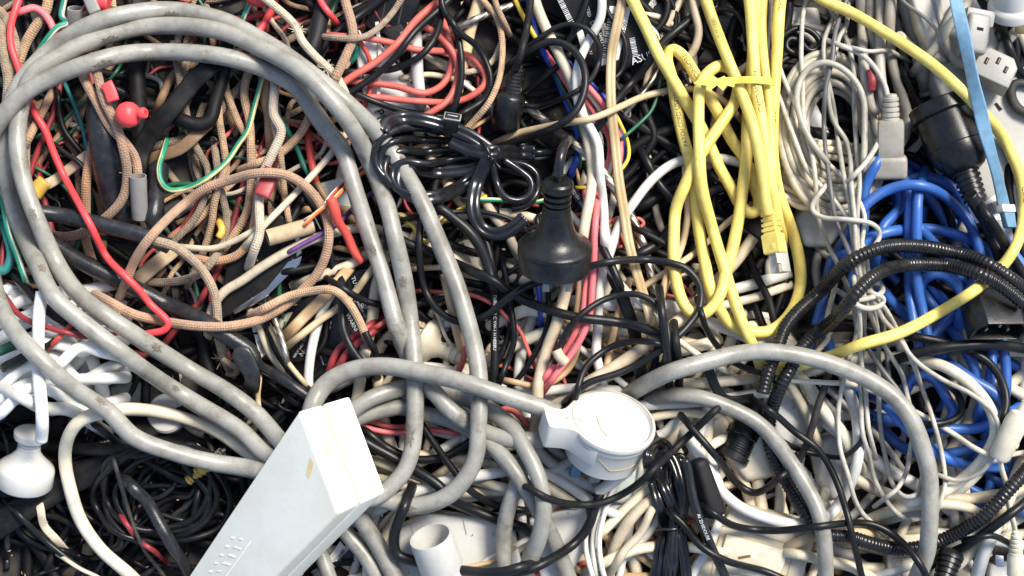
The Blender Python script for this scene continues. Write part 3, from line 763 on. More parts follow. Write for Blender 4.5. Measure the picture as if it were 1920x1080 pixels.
kinky(38, 0, -40, 640, 600, [('braidrust', (3.5, 5), 'narrow rust braided cord', 'braided_wire'), ('black', (2.5, 4), 'thin black wire', 'wire'), ('crimson', (3, 4.5), 'thin dark red wire', 'wire'), ('braidtan', (4, 6), 'narrow tan braided cord', 'braided_wire'),
    ('darkgreen', (2.5, 3.5), 'thin dark green wire', 'wire'), ('salmon', (3, 4), 'thin salmon wire', 'wire'), ('thindark', (2.5, 4), 'thin grey wire', 'wire'), ('braidpale', (4, 5.5), 'narrow pale braided cord', 'braided_wire')], 'among the braids at the upper left', 77)
kinky(16, 640, -40, 1180, 420, [('black', (2.5, 4.5), 'thin black wire', 'wire'), ('crimson', (3, 4), 'thin dark red wire', 'wire'), ('thindark', (2.5, 4), 'thin grey wire', 'wire'), ('tan', (3, 5), 'thin tan wire', 'wire')], 'under the black bundle and red wires', 78)
kinky(20, 480, 420, 1290, 740, [('black', (3, 5), 'thin black wire', 'wire'), ('tan', (3, 5), 'thin tan wire', 'wire'), ('salmon', (3, 4), 'thin salmon wire', 'wire'), ('cream', (3.5, 5), 'thin cream wire', 'wire')], 'in the middle of the pile', 79)
kinky(22, -60, 780, 480, 1120, [('black', (4, 7), 'black cord', 'power_cable'), ('blackmatt', (5, 9), 'dull black cord', 'power_cable'), ('smoke', (4, 6), 'dark grey cord', 'power_cable')], 'in the lower left hollow', 81)
KEEP2 = [(1300, 965, 1500, 1080), (1520, 812, 1624, 944), (1370, 806, 1455, 905), (755, 980, 960, 1080), (1450, 728, 1545, 835), (1000, 945, 1105, 1090)]
def loose(n, x0, y0, x1, y1, pal, place, seed):
    q = random.Random(seed); done = 0
    for i in range(n * 12):
        if done >= n: break
        p = pal[done % len(pal)]; x, y = q.uniform(x0, x1), q.uniform(y0, y1); a = q.uniform(0, 6.28); cv = q.uniform(-.13, .13); pts = [(x, y, 0)]; bad = False
        for s_ in range(q.randint(9, 20)):
            a += cv + q.uniform(-.08, .08); x += 34 * math.cos(a); y += 34 * math.sin(a)
            if any(a_ < x < c_ and b_ < y < d_ for a_, b_, c_, d_ in KEEP2) or not (x0 - 60 < x < x1 + 60 and y0 - 60 < y < y1 + 60): break
            pts.append((x, y, 0))
        if len(pts) < 8: continue
        done += 1
        cable(p[0], q.uniform(*p[1]), 'cable', '%s %s' % (p[2], place), pts, cat='cable', group='%ss %s' % (p[2], place), sides=12, flat=.7, stiff=30, ext=False)
PALE = [('cream', (8, 12), 'cream cable'), ('greywhite', (8, 11), 'grey white cable'), ('white', (6, 10), 'white cable'), ('creamlight', (8, 11), 'pale cream cable')]
loose(16, 1230, 660, 1960, 1090, PALE, 'looping half buried at the lower right', 91)
loose(14, 660, 820, 1290, 1090, PALE, 'looping half buried at the bottom centre', 92)
loose(8, 900, 560, 1400, 760, PALE, 'looping half buried in the middle right of the coil', 93)
# grit and clippings that fell between the cables
bm = bmesh.new(); q = random.Random(55)
for i in range(420):
    x, y = q.uniform(-150, 2070), q.uniform(-150, 1230); z = hmax(x, y, 3) + 1.2; c0 = P(x, y, z); a = q.uniform(0, 6.28); l, w_ = q.uniform(1.5, 6) * S, q.uniform(.8, 2) * S
    ux, uy = Vector((math.cos(a), math.sin(a), q.uniform(-.4, .4))), Vector((-math.sin(a), math.cos(a), 0)); up_ = Vector((0, 0, q.uniform(.6, 1.6) * S))
    v = [bm.verts.new(c0 + ux * l + uy * w_), bm.verts.new(c0 - ux * l * .8 + uy * w_ * .7), bm.verts.new(c0 - uy * w_), bm.verts.new(c0 + up_ * 1.4)]
    for f_ in ((0, 1, 3), (1, 2, 3), (2, 0, 3), (2, 1, 0)): bm.faces.new([v[k_] for k_ in f_])
o = finish(bm, 'grit', M['cardboard'], smooth=False); o['kind'] = 'stuff'; o['label'] = 'small pale clippings and grit caught between the cables'
def c(mat, r, name, label, path, **k):
    cat = k.pop('cat', None) or name.split('_')[-1]
    return cable(mat, r, name, label, path, cat=cat, **k)
# ================================================================== lower traced cables
# ---- upper left
c('brown', 16, 'braided_cable', 'thick grey tan sheath standing behind the upper grey arch', '500 150, 505 190, 512 216, 514 250')
c('smoke', 8, 'power_cable', 'curved black cable crossing behind the red round plug', '200 160, 235 175, 262 190, 300 200')
c('greydull', 5, 'wire', 'thin grey wire bent at the tip under the arch', '268 140, 290 146, 303 155, 304 168')
c('brown', 8, 'cable', 'dull red brown cable under the arch right of the upright sleeve', '370 118, 335 132, 318 150, 310 168, 300 190')
c('braidgrey', 8, 'braided_cable', 'grey brown braid leaning under the upper grey arch', '350 110, 342 140, 332 175, 322 200, 312 240')
c('crimson', 6, 'wire', 'dark red wire crossing behind the bright red wire at the left', '112 160, 106 190, 99 215, 84 250, 72 280, 60 315, 48 362')
c('black', 6, 'power_cable', 'black cable dropping between the left red wires and the braid', '108 180, 112 215, 122 245, 140 270, 165 300')
c('teal', 4, 'wire', 'thin dark teal wire left of the red round plug', '125 165, 140 200, 155 240, 165 290, 172 340')
c('beige', 8, 'cable', 'dusty flat beige strip behind the left red wires', '50 352, 90 345, 120 325, 158 296', kind='flat')
c('gold', 15, 'cable_scrap', 'yellow foam scrap behind the left red wires', '62 366, 72 352, 84 338', cat='scrap')
c('braidtan', 10, 'braided_cable', 'tan braid running down beside the pink wire in the top left corner', '98 -30, 87 20, 62 57, 45 87, 34 120')
c('braidgrey', 10, 'braided_cable', 'grey braid at the very left edge under the arch', '-20 10, 8 32, 22 60, 30 95, 18 150, 14 190')
c('braidgrey', 9, 'braided_cable', 'second grey braid along the left edge below the arch', '2 60, 8 110, 16 150, 12 200')
c('pink', 7, 'wire', 'short pink wire looping over in the top left corner', '40 22, 62 14, 80 22, 92 36, 100 52, 106 70')
c('greenwhite', 6, 'wire', 'green and white wire curving behind the start of the arch', '124 -20, 118 10, 115 34, 128 42, 108 50, 92 68, 78 88, 66 108')
c('hotred', 18, 'end_cover', 'red plastic cap behind the arch top at the left', '176 -10, 188 4, 204 6', cat='cap')
z = hmax(146, 34, 12)
t = thing('flat_tube', 'flattened grey beige tube with an open end left of the arch top', 'tube', 143, 50, z + 4, (.12, .72, .68))
lathe('tube', 'greydull', [(15, -8), (16, 0), (16, 42), (15, 44), (12, 44), (11.5, 6), (0, 4)], t, squash=(1, .62), seg=32)
stamp(146, 34, 12, z + 24)
c('greydull', 9, 'strap', 'dull grey blue strap leaning behind the arch top', '162 -20, 170 6, 178 24', kind='flat')
c('crimson', 7, 'wire', 'dark red wire along the top edge left of the braid', '480 30, 460 36, 440 38, 420 60')
c('greenwhite', 5, 'wire', 'green wire end poking from a red cap by the arch top', '470 0, 462 20, 455 36')
c('braidgrey', 8, 'braided_cable', 'grey tan braid sweeping down from the arch towards the green loop', '476 120, 462 150, 430 185, 400 225, 360 255, 320 266, 286 276')
c('braidtan', 7, 'braided_cable', 'tan braid bending right of the bent black sleeve', '428 92, 420 130, 424 165, 436 200, 448 230, 462 256, 470 275')
c('braidtan', 7, 'braided_cable', 'upright tan braid just left of the green loop', '418 96, 408 150, 412 222, 416 250, 420 275, 423 330, 400 380, 362 420, 325 446')
c('braidgrey', 7, 'braided_cable', 'grey braid left of the upright tan braid by the green loop', '330 110, 346 200, 362 262, 376 290, 390 318, 388 352, 372 398, 352 425, 320 456')
c('braidtan', 8, 'braided_cable', 'tan braid hanging from the arch right of the green loop', '474 110, 462 150, 458 180, 468 230, 470 280, 470 332, 462 400, 437 445, 410 480')
c('braidgrey', 7, 'braided_cable', 'short grey braid under the tan braids left of the black adapter', '404 290, 414 350, 424 400, 424 430, 412 470')
c('braidtan', 7, 'braided_cable', 'dusty tan braid crossing low beside the pink braided loop', '420 320, 402 380, 396 420, 388 450, 378 480, 360 520')
c('braidrust', 8, 'braided_cable', 'orange brown braid curving under the others left of the broken adapter', '482 370, 478 415, 468 452, 446 478, 400 490, 366 484')
c('brown', 9, 'cable', 'flat scorched brown strip near the green loop', '372 250, 340 278, 300 292, 284 298', kind='flat')
c('braidgrey', 8, 'braided_cable', 'grey braid running low across the middle of the left tangle', '250 520, 290 530, 340 526, 378 510, 396 490')
c('cardboard', 11, 'cable_end', 'torn brown braid end above the black adapter at the left', '262 520, 285 500, 306 484', cat='cable', kind='flat')
c('cream', 6, 'cable', 'cream cable crossing behind the tan braids above the broken adapter', '350 464, 400 466, 440 452, 478 430', kind='round')
c('gold', 7, 'end_cover', 'small yellow cap under the tan braids', '410 415, 416 432, 410 446', cat='cap')
c('black', 5, 'wire', 'thin dark wire bending from the arch behind the red wire', '100 270, 125 288, 150 306, 172 340')
c('crimson', 5, 'wire', 'thin dark red wire at the left edge below the grey loop', '14 432, 6 470, 0 520, -20 580')
c('teal', 9, 'cable', 'teal cable scrap at the left edge under the green and white wire', '-20 500, 8 508, 20 478, 12 440')
# ---- top middle
c('darkgreen', 5, 'wire', 'dark green wire dropping from the top edge left of the pale pink braid', '640 -30, 630 5, 618 35, 614 58')
c('brown', 7, 'wire', 'brown sheathed wire end below the dark green wire', '614 56, 612 85, 604 100, 594 118')
c('green', 5, 'wire', 'green wire hooking under the pale pink braid', '668 80, 670 95, 664 110, 652 124')
c('black', 8, 'power_cable', 'black cable running to the upper right from the grey arch', '580 130, 620 70, 660 38, 700 10, 740 -20')
c('blackmatt', 16, 'power_cable', 'thick dull black sleeve beneath the pale braid at the top', '612 -20, 600 30, 592 70, 580 104')
c('green', 5, 'wire', 'green wire running down from the arch to a red wire end', '512 150, 518 208, 542 250, 557 278, 572 315, 592 346, 610 368')
c('brown', 6, 'wire', 'brown wire end beyond the green wire', '598 350, 608 368, 618 384')
c('red', 7, 'wire', 'red brown wire hanging above the white striped wires', '578 262, 582 295, 588 324')
c('purple', 4.5, 'wire', 'thin purple wire crossing behind the pink braided loop', '545 470, 565 458, 605 437, 640 414, 668 384, 700 360')
c('braidtan', 8, 'braided_cable', 'short frayed tan braid left of the grey coil strands', '640 130, 606 176, 586 208, 568 244, 545 270, 518 292, 482 306')
c('braidtan', 6, 'braided_cable', 'thin upright tan braid left of the green wire end', '516 240, 526 292, 530 330, 534 370, 540 408')
c('cream', 6.5, 'cable', 'straight cream cable leaning behind the pink braided loop', '640 262, 622 286, 567 350, 517 400, 486 432, 470 450')
c('braidpale', 9, 'braided_cable', 'tan braid with a frayed knot running down inside the grey arch', '515 165, 512 215, 527 245, 517 275, 503 306, 492 335, 486 385, 486 440, 476 470')
c('crimson', 12, 'cable_sleeve', 'red plastic sleeve behind the frayed braid', '512 315, 500 345, 490 368', kind='flat', cat='sleeve')
c('tanpale', 12, 'cable', 'thick pale tan cable at the top right of the red wires', '908 -30, 892 20, 880 55, 872 100, 866 130')
c('steel', 7, 'wire_rope', 'steel rope lying behind the red wires at the top', '960 10, 905 30, 860 50, 810 66, 780 75, 760 90', mod='rope', sides=18, cat='wire rope')
c('braidpale', 5.5, 'braided_cable', 'pale speckled braid curving behind the red and black wires', '770 80, 785 95, 810 112, 842 130, 885 134, 922 117, 938 85')
c('cream', 5.5, 'cable', 'cream cable passing left to right under the red loops', '760 145, 780 142, 805 140, 840 146, 862 152')
c('greywhite', 11, 'cable', 'short grey white tube standing behind the red loops', '782 100, 783 140, 787 180')
c('white', 3.5, 'strip', 'narrow white strip hanging over the pale case', '708 54, 712 90, 711 130, 709 190', kind='strap')
c('white', 5, 'wire', 'white wire sloping from the red wires to the black cord bundle', '864 152, 875 160, 908 188, 935 222, 966 258')
c('red', 4.5, 'wire', 'short red wire on the pale case', '672 74, 686 96, 694 118, 696 160, 686 196, 678 206')
# ---- top centre right
c('bluewire', 6, 'wire', 'long blue wire down the left of the cream cable', '985 -10, 1000 30, 1008 66, 1020 100, 1036 128, 1060 187, 1076 225, 1084 262, 1082 295, 1074 322')
c('yellowwire', 4.5, 'wire', 'thin yellow wire beside the blue one in the top middle', '966 0, 978 25, 992 48, 1004 70')
c('darkgreen', 4, 'wire', 'green wire hugging the blue wire left of the cream cable', '1040 134, 1066 188, 1084 228, 1090 262, 1088 290')
c('pink', 5, 'wire', 'pink wire between the blue wire and the cream cable', '1040 122, 1052 140, 1068 166, 1080 190')
c('bluewire', 4.5, 'wire', 'blue wire on the right side of the coloured bundle', '1060 108, 1084 135, 1110 158, 1145 198, 1160 235, 1168 270, 1166 296')
c('white', 5, 'wire', 'white wire nearest the cream cable in the coloured bundle', '1092 186, 1106 214, 1120 240, 1127 270, 1124 300')
c('pink', 5.5, 'wire', 'pink wire on the left of the coloured bundle', '1094 180, 1118 218, 1138 248, 1144 270, 1142 300, 1136 322')
c('white', 5, 'wire', 'white wire in the middle of the coloured bundle', '1098 168, 1128 210, 1146 245, 1151 270, 1150 302, 1143 326')
c('pink', 5.5, 'wire', 'pink wire on the right of the coloured bundle', '1100 160, 1130 194, 1155 235, 1163 270, 1162 300, 1154 330')
c('yellowwire', 3.6, 'wire', 'thin yellow wire curling below the coloured bundle', '1158 222, 1170 246, 1178 270, 1178 297, 1162 320, 1140 338, 1110 350, 1078 352')
c('black', 8, 'power_cable', 'long straight black cable crossing behind the yellow loops', '1360 -20, 1320 16, 1262 62, 1240 82, 1215 118, 1188 150, 1156 188, 1120 240, 1060 290')
c('black', 6, 'power_cable', 'black cord curving over the laptop adapter', '1106 -20, 1090 30, 1076 60, 1066 78')
c('black', 5, 'power_cable', 'black cord looping across the bar code sticker', '1130 -20, 1140 24, 1158 50, 1172 78, 1174 108, 1164 136, 1148 150')
c('black', 6, 'power_cable', 'black cord making a small ring left of the cream cable', '990 170, 1015 150, 1050 120, 1072 96')
c('darkgreen', 3.5, 'wire', 'thin dark green wire in the gap right of the tan cord', '1240 140, 1232 180, 1220 210, 1190 240, 1168 258')
c('beige', 8, 'cable', 'beige cable behind the round shells between yellow cables', '1296 -20, 1302 20, 1310 60, 1300 96, 1284 116')
c('black', 5, 'power_cable', 'thin black ring behind the second yellow cable', '1340 82, 1325 60, 1322 38, 1345 18, 1375 20, 1392 40, 1398 70')
c('beige', 8, 'cable', 'beige cable running under the tied yellow bundle', '1440 100, 1410 118, 1380 140, 1350 170, 1340 230, 1330 300')
c('steel', 8, 'wire_rope', 'long grey steel rope sloping under the flat tan cord', '975 190, 1022 226, 1072 266, 1100 290, 1135 328, 1160 368, 1185 408, 1205 452, 1217 495, 1226 540, 1231 590', mod='rope', sides=20, cat='wire rope')
c('black', 10, 'power_cable', 'black cable in the gap under the white arc', '1190 480, 1240 450, 1280 400, 1330 360, 1400 340')
c('black', 9, 'power_cable', 'black cable deep right of the white arc', '1210 300, 1240 350, 1300 400, 1370 420, 1440 470')
c('white', 9, 'cable', 'thick white cable arching behind the yellow cables', '1120 560, 1134 500, 1145 465, 1160 425, 1186 384, 1222 338, 1262 308, 1312 296, 1372 300, 1420 320, 1436 350')
c('brown', 7, 'cable', 'pinkish brown cable behind the left yellow loop', '1286 330, 1290 395, 1282 445, 1270 484, 1254 522, 1240 560').data.materials[0] = M['tanpale']
c('tanpale', 6, 'cable', 'tan cable crossing the dark gap behind the yellow loops', '1400 390, 1370 412, 1310 468, 1247 512, 1205 540, 1178 566, 1160 590')
c('blackmatt', 6, 'power_cable', 'dusty black cord above the flat tan cord end', '1205 435, 1230 448, 1250 460, 1262 480')
c('blackmatt', 7, 'power_cable', 'dark cord deep in the gap right of the lower yellow loops', '1400 470, 1420 520, 1440 560, 1450 600')
# ---- right top
q = random.Random(3)
coil = []
for lp in range(5):
    rx = 92 + q.uniform(-12, 10); ry = 60 + q.uniform(-10, 8); ox = 1545 + q.uniform(-10, 10); oy = 322 + q.uniform(-14, 14)
    for t in range(10):
        a = t / 10 * 2 * math.pi + 2; coil.append((ox + rx * math.cos(a), oy + ry * math.sin(a) * (1 if math.sin(a) > 0 else .75), 0))
c('cream', 6.5, 'network_cable', 'lower coil of beige network cable beside the yellow cables', coil, squash=.4, cat='cable coil')
c('black', 6, 'power_cable', 'black cord looping over the top of the beige coil', '1440 140, 1470 112, 1510 98, 1545 98, 1580 112, 1602 140, 1615 170')
c('black', 6, 'power_cable', 'black cord bunched in small rings above the beige coil', '1455 80, 1475 62, 1500 52, 1525 62, 1538 84, 1520 96, 1500 78, 1480 72, 1474 90, 1490 100', squash=.5)
coil = []
for lp in range(12):
    f = lp / 11; rx = 52 + 46 * ((lp * 5) % 12) / 11 + q.uniform(-4, 4); ry = 84 + 66 * ((lp * 5) % 12) / 11 + q.uniform(-6, 6); ox = 1566 + q.uniform(-7, 7) - rx * .08; oy = 246 + q.uniform(-8, 8)
    for t in range(14):
        a = t / 14 * 2 * math.pi + .6; x_, y_ = rx * math.cos(a), ry * math.sin(a)
        coil.append((ox + x_ * .97 + y_ * .16, oy + y_ * .98 - x_ * .2, 0))
c('coilbeige', 7, 'network_cable', 'coiled grey beige network cable behind the thin grey wires', coil, squash=.30, cat='cable coil', stiff=12)
def folded(lst, mat, r, label, **k):
    return c(mat, r, 'power_cable', label, lst, **k)
folded('1612 -30, 1616 40, 1618 110, 1626 170, 1640 210, 1650 175, 1644 100, 1634 40, 1632 -30', 'greybeige', 10, 'folded grey cable, left pair of strands right of the thin wires', squash=.6)
c('greybeige', 10, 'power_cable', 'grey cable folded under and curving round the moulded grey plug', '1650 -30, 1652 60, 1650 130, 1658 190', squash=.6)
c('greybeige', 10.5, 'power_cable', 'grey cable bending in a long hook round the moulded grey plug', '1668 -30, 1668 60, 1674 120, 1688 172, 1701 222, 1692 262, 1668 284, 1645 282')
c('greydull', 14, 'cable', 'thick grey green tube leaning left of the power board', '1690 -30, 1700 20, 1715 75, 1728 134')
c('crimson', 8, 'end_cover', 'red plug scrap between beige coil and folded grey cable', '1632 130, 1636 150, 1634 170', cat='cap')
c('salmon', 11, 'end_cover', 'small pink cap beneath the long yellow cable at the right', '1686 68, 1698 80, 1706 90', cat='cap').data.materials[0] = M['cream']
c('greybeige', 8, 'power_cable', 'grey cable loop hanging from the grey appliance plug', '1905 -20, 1880 10, 1856 40, 1848 72, 1830 100, 1800 118', squash=.8)
c('greybeige', 9, 'power_cable', 'grey cable running under the blue strap to the square grey connector', '1790 20, 1772 56, 1776 88, 1792 112, 1816 126, 1850 132')
c('greybeige', 9, 'power_cable', 'grey cable slanting left of the square grey connector', '1800 24, 1776 55, 1756 88, 1735 112')
c('greydull', 10, 'power_cable', 'dark grey cable behind the white disc plug at the right edge', '1935 30, 1905 60, 1880 92, 1884 118')
c('black', 8, 'power_cable', 'black cable at the right edge below the grey connector', '1890 80, 1905 120, 1930 160')
c('blackgrit', 9, 'corrugated_cable', 'ribbed dark cable ring at the right edge under the power board', '1930 160, 1902 158, 1896 180, 1910 205, 1935 216', mod='lump')
c('black', 6, 'wire', 'thin dark wire between the grey hook and the large black plug', '1696 140, 1706 165, 1718 190, 1726 196')
# ---- blue network cables
B = lambda lab, path, r=10, **k: c('blue', r, 'network_cable', lab, path, cat='network cable', **k)
B('blue cable rising from the left side of the blue tangle', '1645 305, 1630 335, 1622 360, 1620 410, 1612 480, 1590 540')
B('blue cable passing left behind both black conduits', '1640 440, 1600 470, 1562 486, 1552 520, 1540 570, 1530 610, 1520 650')
B('highest blue arch ending under the large black plug', '1690 352, 1700 338, 1735 332, 1765 340, 1790 356, 1806 380')
B('blue cable sloping down left from the strap loops', '1684 350, 1690 385, 1676 405, 1658 424, 1645 460, 1640 490')
B('lower blue arch crossing behind the two upright blue cables', '1600 475, 1620 458, 1652 440, 1702 430, 1752 429, 1802 442, 1842 463, 1862 486, 1878 520')
B('blue cable slipping right from the upright pair', '1722 424, 1736 440, 1754 460, 1782 490, 1800 520')
B('blue cable crossing low behind the thin grey pinch', '1640 525, 1660 552, 1702 596, 1730 620, 1752 650, 1790 690')
B('blue cable diving from the upright pair to the lower right', '1738 560, 1777 610, 1802 645, 1828 690, 1838 740, 1850 790, 1848 830')
B('blue cable slanting below the long yellow cable', '1822 550, 1800 580, 1775 602, 1750 630, 1730 650')
B('blue cable hanging at the right below the black cable', '1862 640, 1858 700, 1852 728, 1840 760')
B('farthest right blue cable below the black socket', '1880 640, 1886 690, 1884 740, 1870 790')
B('low blue curl left of the bright blue end', '1700 732, 1710 712, 1730 702, 1754 714, 1776 748, 1790 772, 1776 796, 1740 790')
B('blue cable sweeping along the bottom of the blue tangle', '1650 800, 1690 838, 1740 852, 1800 846, 1850 832, 1890 820')
B('blue cable low at the bottom of the blue tangle', '1640 780, 1680 790, 1740 800, 1800 806, 1846 800, 1880 780')
B('short blue cable behind the thin wire fan', '1660 760, 1690 790, 1720 820, 1760 850, 1800 870, 1860 876')
B('blue cable at the left of the blue tangle below the conduit', '1548 625, 1560 660, 1572 690, 1600 720')
B('blue cable just inside the right edge', '1860 420, 1890 460, 1910 490, 1940 520')
B('small blue loop under the lower black conduit', '1722 560, 1728 530, 1746 516, 1768 516, 1790 530, 1806 560, 1800 590')
B('left one of two upright blue cables', '1700 348, 1705 360, 1704 445, 1705 540, 1712 590, 1722 640', )
B('right one of two upright blue cables', '1726 350, 1722 365, 1718 445, 1716 500, 1722 545, 1731 580, 1742 640')
B('long blue arch above the black conduits', '1588 440, 1612 398, 1640 370, 1677 352, 1715 347, 1752 357, 1790 385, 1822 425, 1836 465, 1838 500, 1820 540')
c('blue', 11, 'network_cable', 'bright blue cable end bulging out at the right of the blue tangle', '1790 690, 1830 716, 1865 737, 1886 770, 1880 806, 1850 835', cat='network cable')
# ================================================================== middle layer
# ---- centre and bottom, pale cables
c('greywhite', 11, 'cable', 'thick grey white cable lying level in the middle', '1100 566, 1150 572, 1247 572, 1285 585, 1335 607, 1385 625, 1440 650')
c('creamlight', 11, 'cable', 'short white cable rising left of the tan vertical in the middle', '935 602, 960 590, 992 581, 1025 587')
c('creamlight', 11, 'cable', 'white cable sloping up to the tan vertical in the middle', '930 668, 960 650, 992 636, 1022 625')
c('greywhite', 9, 'cable', 'grey white cable under the white round plug top', '990 738, 1025 734, 1080 728, 1140 730')
c('cream', 10, 'cable', 'cream cable lying flat under the long grey arch', '1240 722, 1280 720, 1360 715, 1430 708, 1480 696')
c('white', 9, 'cable', 'white cable leaning inside the left end of the printed adapter', '640 524, 620 552, 597 602, 582 665, 580 726, 590 760')
c('cream', 7, 'cable', 'cream cable curving left of the printed adapter', '478 600, 487 618, 510 670, 540 704, 566 730')
c('black', 5.5, 'power_cable', 'thin black cord beside the cream one left of the printed adapter', '498 570, 500 600, 512 648, 542 696, 582 732')
c('tanpale', 5, 'wire', 'tan wire between the cords left of the printed adapter', '512 626, 535 672, 568 714')
c('steel', 6, 'wire_rope', 'short steel rope left of the printed adapter', '512 588, 518 605, 530 640, 536 668', mod='rope', sides=18, cat='wire rope')
c('smoke', 10, 'power_cable', 'thick dark grey cable below the frayed sheath end', '470 668, 492 690, 530 712, 580 745, 610 770')
c('tanpale', 5, 'wire', 'tan wire dropping left of the dark grey cable', '486 720, 484 745, 486 775, 478 800')
c('cream', 11, 'cable', 'upright cream cable left of the grey coil strands', '716 500, 705 540, 697 602, 682 665, 671 745, 660 780')
c('tan', 6, 'cable', 'twin tan cord above the printed adapter', '640 520, 610 555, 580 585, 556 610', kind='twin')
c('tanpale', 7, 'cable', 'pale tan cable right of the frayed tan braid', '690 515, 664 550, 640 572, 600 600, 566 628')
c('crimson', 7, 'wire', 'first crimson wire curving by the upright cream cable', '690 612, 668 628, 642 648, 628 668, 620 690')
c('crimson', 7, 'wire', 'second crimson wire nested inside the first by the upright cream cable', '694 626, 672 642, 650 662, 636 684')
c('salmon', 5, 'wire', 'small pink wire hook above the printed adapter and grey strands', '716 606, 728 598, 742 594')
c('black', 8, 'power_cable', 'black cord hanging over the printed adapter', '640 540, 642 580, 643 615, 654 645, 668 668, 690 690')
c('black', 6.5, 'power_cable', 'black cord running level behind the grey coil strands', '640 538, 680 562, 717 572, 760 572, 805 567, 850 556, 900 552, 936 566, 956 590, 956 620, 938 668, 920 700')
c('salmon', 4, 'wire', 'thin salmon wire arching right of the grey coil', '760 545, 800 546, 850 549, 890 555, 925 572, 950 595, 975 620, 988 650, 998 676')
c('black', 8, 'power_cable', 'upright black cable printed with white letters right of the grey coil', '900 430, 912 455, 924 510, 928 550, 929 600, 928 660, 926 725, 930 760')
c('black', 6, 'power_cable', 'black cord curling right of the printed black cable', '944 500, 954 560, 962 600, 964 640, 950 680, 940 706')
c('tan', 9, 'cable', 'tan cable upright in the shadow right of the grey coil', '838 540, 848 580, 858 620, 866 650')
c('tanpale', 5.5, 'cable', 'level pale tan cable behind the thin hanging black cable', '770 505, 800 503, 832 501')
c('beige', 9, 'cable', 'beige cable stub between the black bundle and the grey coil', '832 364, 820 380, 790 425, 772 450')
c('beige', 9, 'cable', 'second beige cable stub under the black bundle', '918 390, 930 410, 950 435, 962 460')
c('yellowwire', 4, 'wire', 'yellow wire with green stripe under the grey strands', '755 412, 775 425, 782 440, 790 455, 806 450, 830 415, 870 388, 895 376')
c('greenyellow', 4, 'wire', 'green and yellow earth wire across the black bundle shadow', '896 374, 925 374, 962 378, 1000 380, 1018 376')
c('black', 4.5, 'power_cable', 'thin black cord crossing below the black cord bundle', '752 412, 790 404, 817 400, 860 397, 905 398, 955 410, 980 430')
c('black', 10, 'power_cable', 'black cable sloping from the bundle into the middle', '820 388, 850 410, 885 440, 910 480, 925 530')
c('white', 8, 'wire', 'short white cord left of the pink cords', '1090 480, 1092 520, 1088 560')
c('brown', 5, 'wire', 'thin brown cord left of the pink cords', '1085 500, 1085 545, 1080 590, 1074 620')
c('bluewire', 5, 'wire', 'short dark blue wire below the black disc plug', '1004 500, 1009 530, 1012 565, 1013 590')
c('black', 5, 'power_cable', 'thin black cord falling below the black disc plug', '1026 520, 1028 560, 1030 590, 1020 630, 1000 670, 975 706, 955 726')
c('tan', 6, 'wire', 'tan cord looping round the foot of the pink cords', '1060 596, 1075 615, 1083 650, 1064 694, 1030 718, 1000 724, 960 716')
c('tan', 7, 'cable', 'brown tan cord dropping into the cream plug face', '1168 562, 1158 592, 1146 640, 1136 694')
c('tan', 7, 'cable', 'brown tan cord left of the twisted black cable', '1250 520, 1242 555, 1234 590, 1236 640, 1220 680, 1192 728')
c('blackmatt', 7, 'power_cable', 'dark frayed cable upright in the middle', '1226 590, 1232 640, 1226 690, 1214 720', mod='lump')
c('beige', 11, 'cable', 'long grey beige cable hanging upright in the middle', '1072 500, 1062 540, 1047 602, 1027 652, 1010 715, 1005 790, 996 830')
c('black', 9, 'power_cable', 'flat black strip leaning right of the pink cords', '1150 520, 1161 545, 1178 588, 1194 645, 1200 690', kind='flat')
c('white', 9, 'cable', 'white cable hanging upright right of the pink cords', '1134 470, 1126 540, 1121 615, 1118 665, 1126 700')
c('cream', 11.5, 'cable', 'thick cream cable with a cut end pointing at the yellow loops', '1080 735 -50, 1097 720, 1160 682, 1222 640, 1285 590, 1335 538, 1380 490, 1412 444', dive=False).data.materials[0] = M['beige']
c('creamlight', 6, 'cable', 'cream white cord sloping down the middle over the pink cords', '1050 378, 1067 398, 1105 440, 1122 477, 1150 515, 1178 548, 1210 577, 1260 627, 1318 672, 1350 690')
c('black', 8, 'power_cable', 'black cable printed with white letters beside the black disc plug', '1064 344, 1076 360, 1095 387, 1115 425, 1130 465, 1145 495, 1160 530', cat='cable')
text_on_cable('black cable printed with white letters beside the black disc plug', 'E302184  LINKISE', .20, 'inkwhite', 1.15)
text_on_cable('upright black cable printed with white letters right of the grey coil', 'TUBE 250 C VW-1 H HEBBU', .42, 'inkwhite', 1.05)
c('pink', 6.4, 'wire', 'left bright pink cord running down the middle', '1102 392, 1108 430, 1106 475, 1104 510, 1098 545, 1094 590, 1076 630, 1054 664, 1026 702')
c('pink', 6.4, 'wire', 'right bright pink cord running down the middle', '1118 384, 1116 440, 1114 490, 1110 540, 1106 590, 1090 632, 1064 674, 1036 712')
c('cream', 10, 'cable', 'cream cable running down left of the white one, top middle', '996 -40, 1003 0, 1027 62, 1050 107, 1077 162, 1092 212, 1103 270, 1110 320, 1106 370, 1099 405, 1092 450')
c('white', 8.5, 'cable', 'white cable running down beside the cream one from the top edge', '1128 -30, 1126 32, 1107 70, 1087 112, 1080 150, 1086 200, 1108 240, 1122 270, 1125 332, 1132 395, 1133 440')
c('twintan', 5, 'cable', 'flat tan twin cord hanging from the top edge to the middle', '1172 -30, 1167 0, 1157 45, 1147 100, 1145 162, 1149 225, 1153 270, 1160 332, 1170 395, 1180 457, 1192 507, 1204 545, 1214 575, 1222 604', kind='twin', sides=16)
c('tanpale', 6.5, 'cable', 'tan cable sweeping across under the yellow cables to the left', '945 260, 967 250, 1035 235, 1110 222, 1160 202, 1210 180, 1272 167, 1322 172, 1362 194, 1380 214')
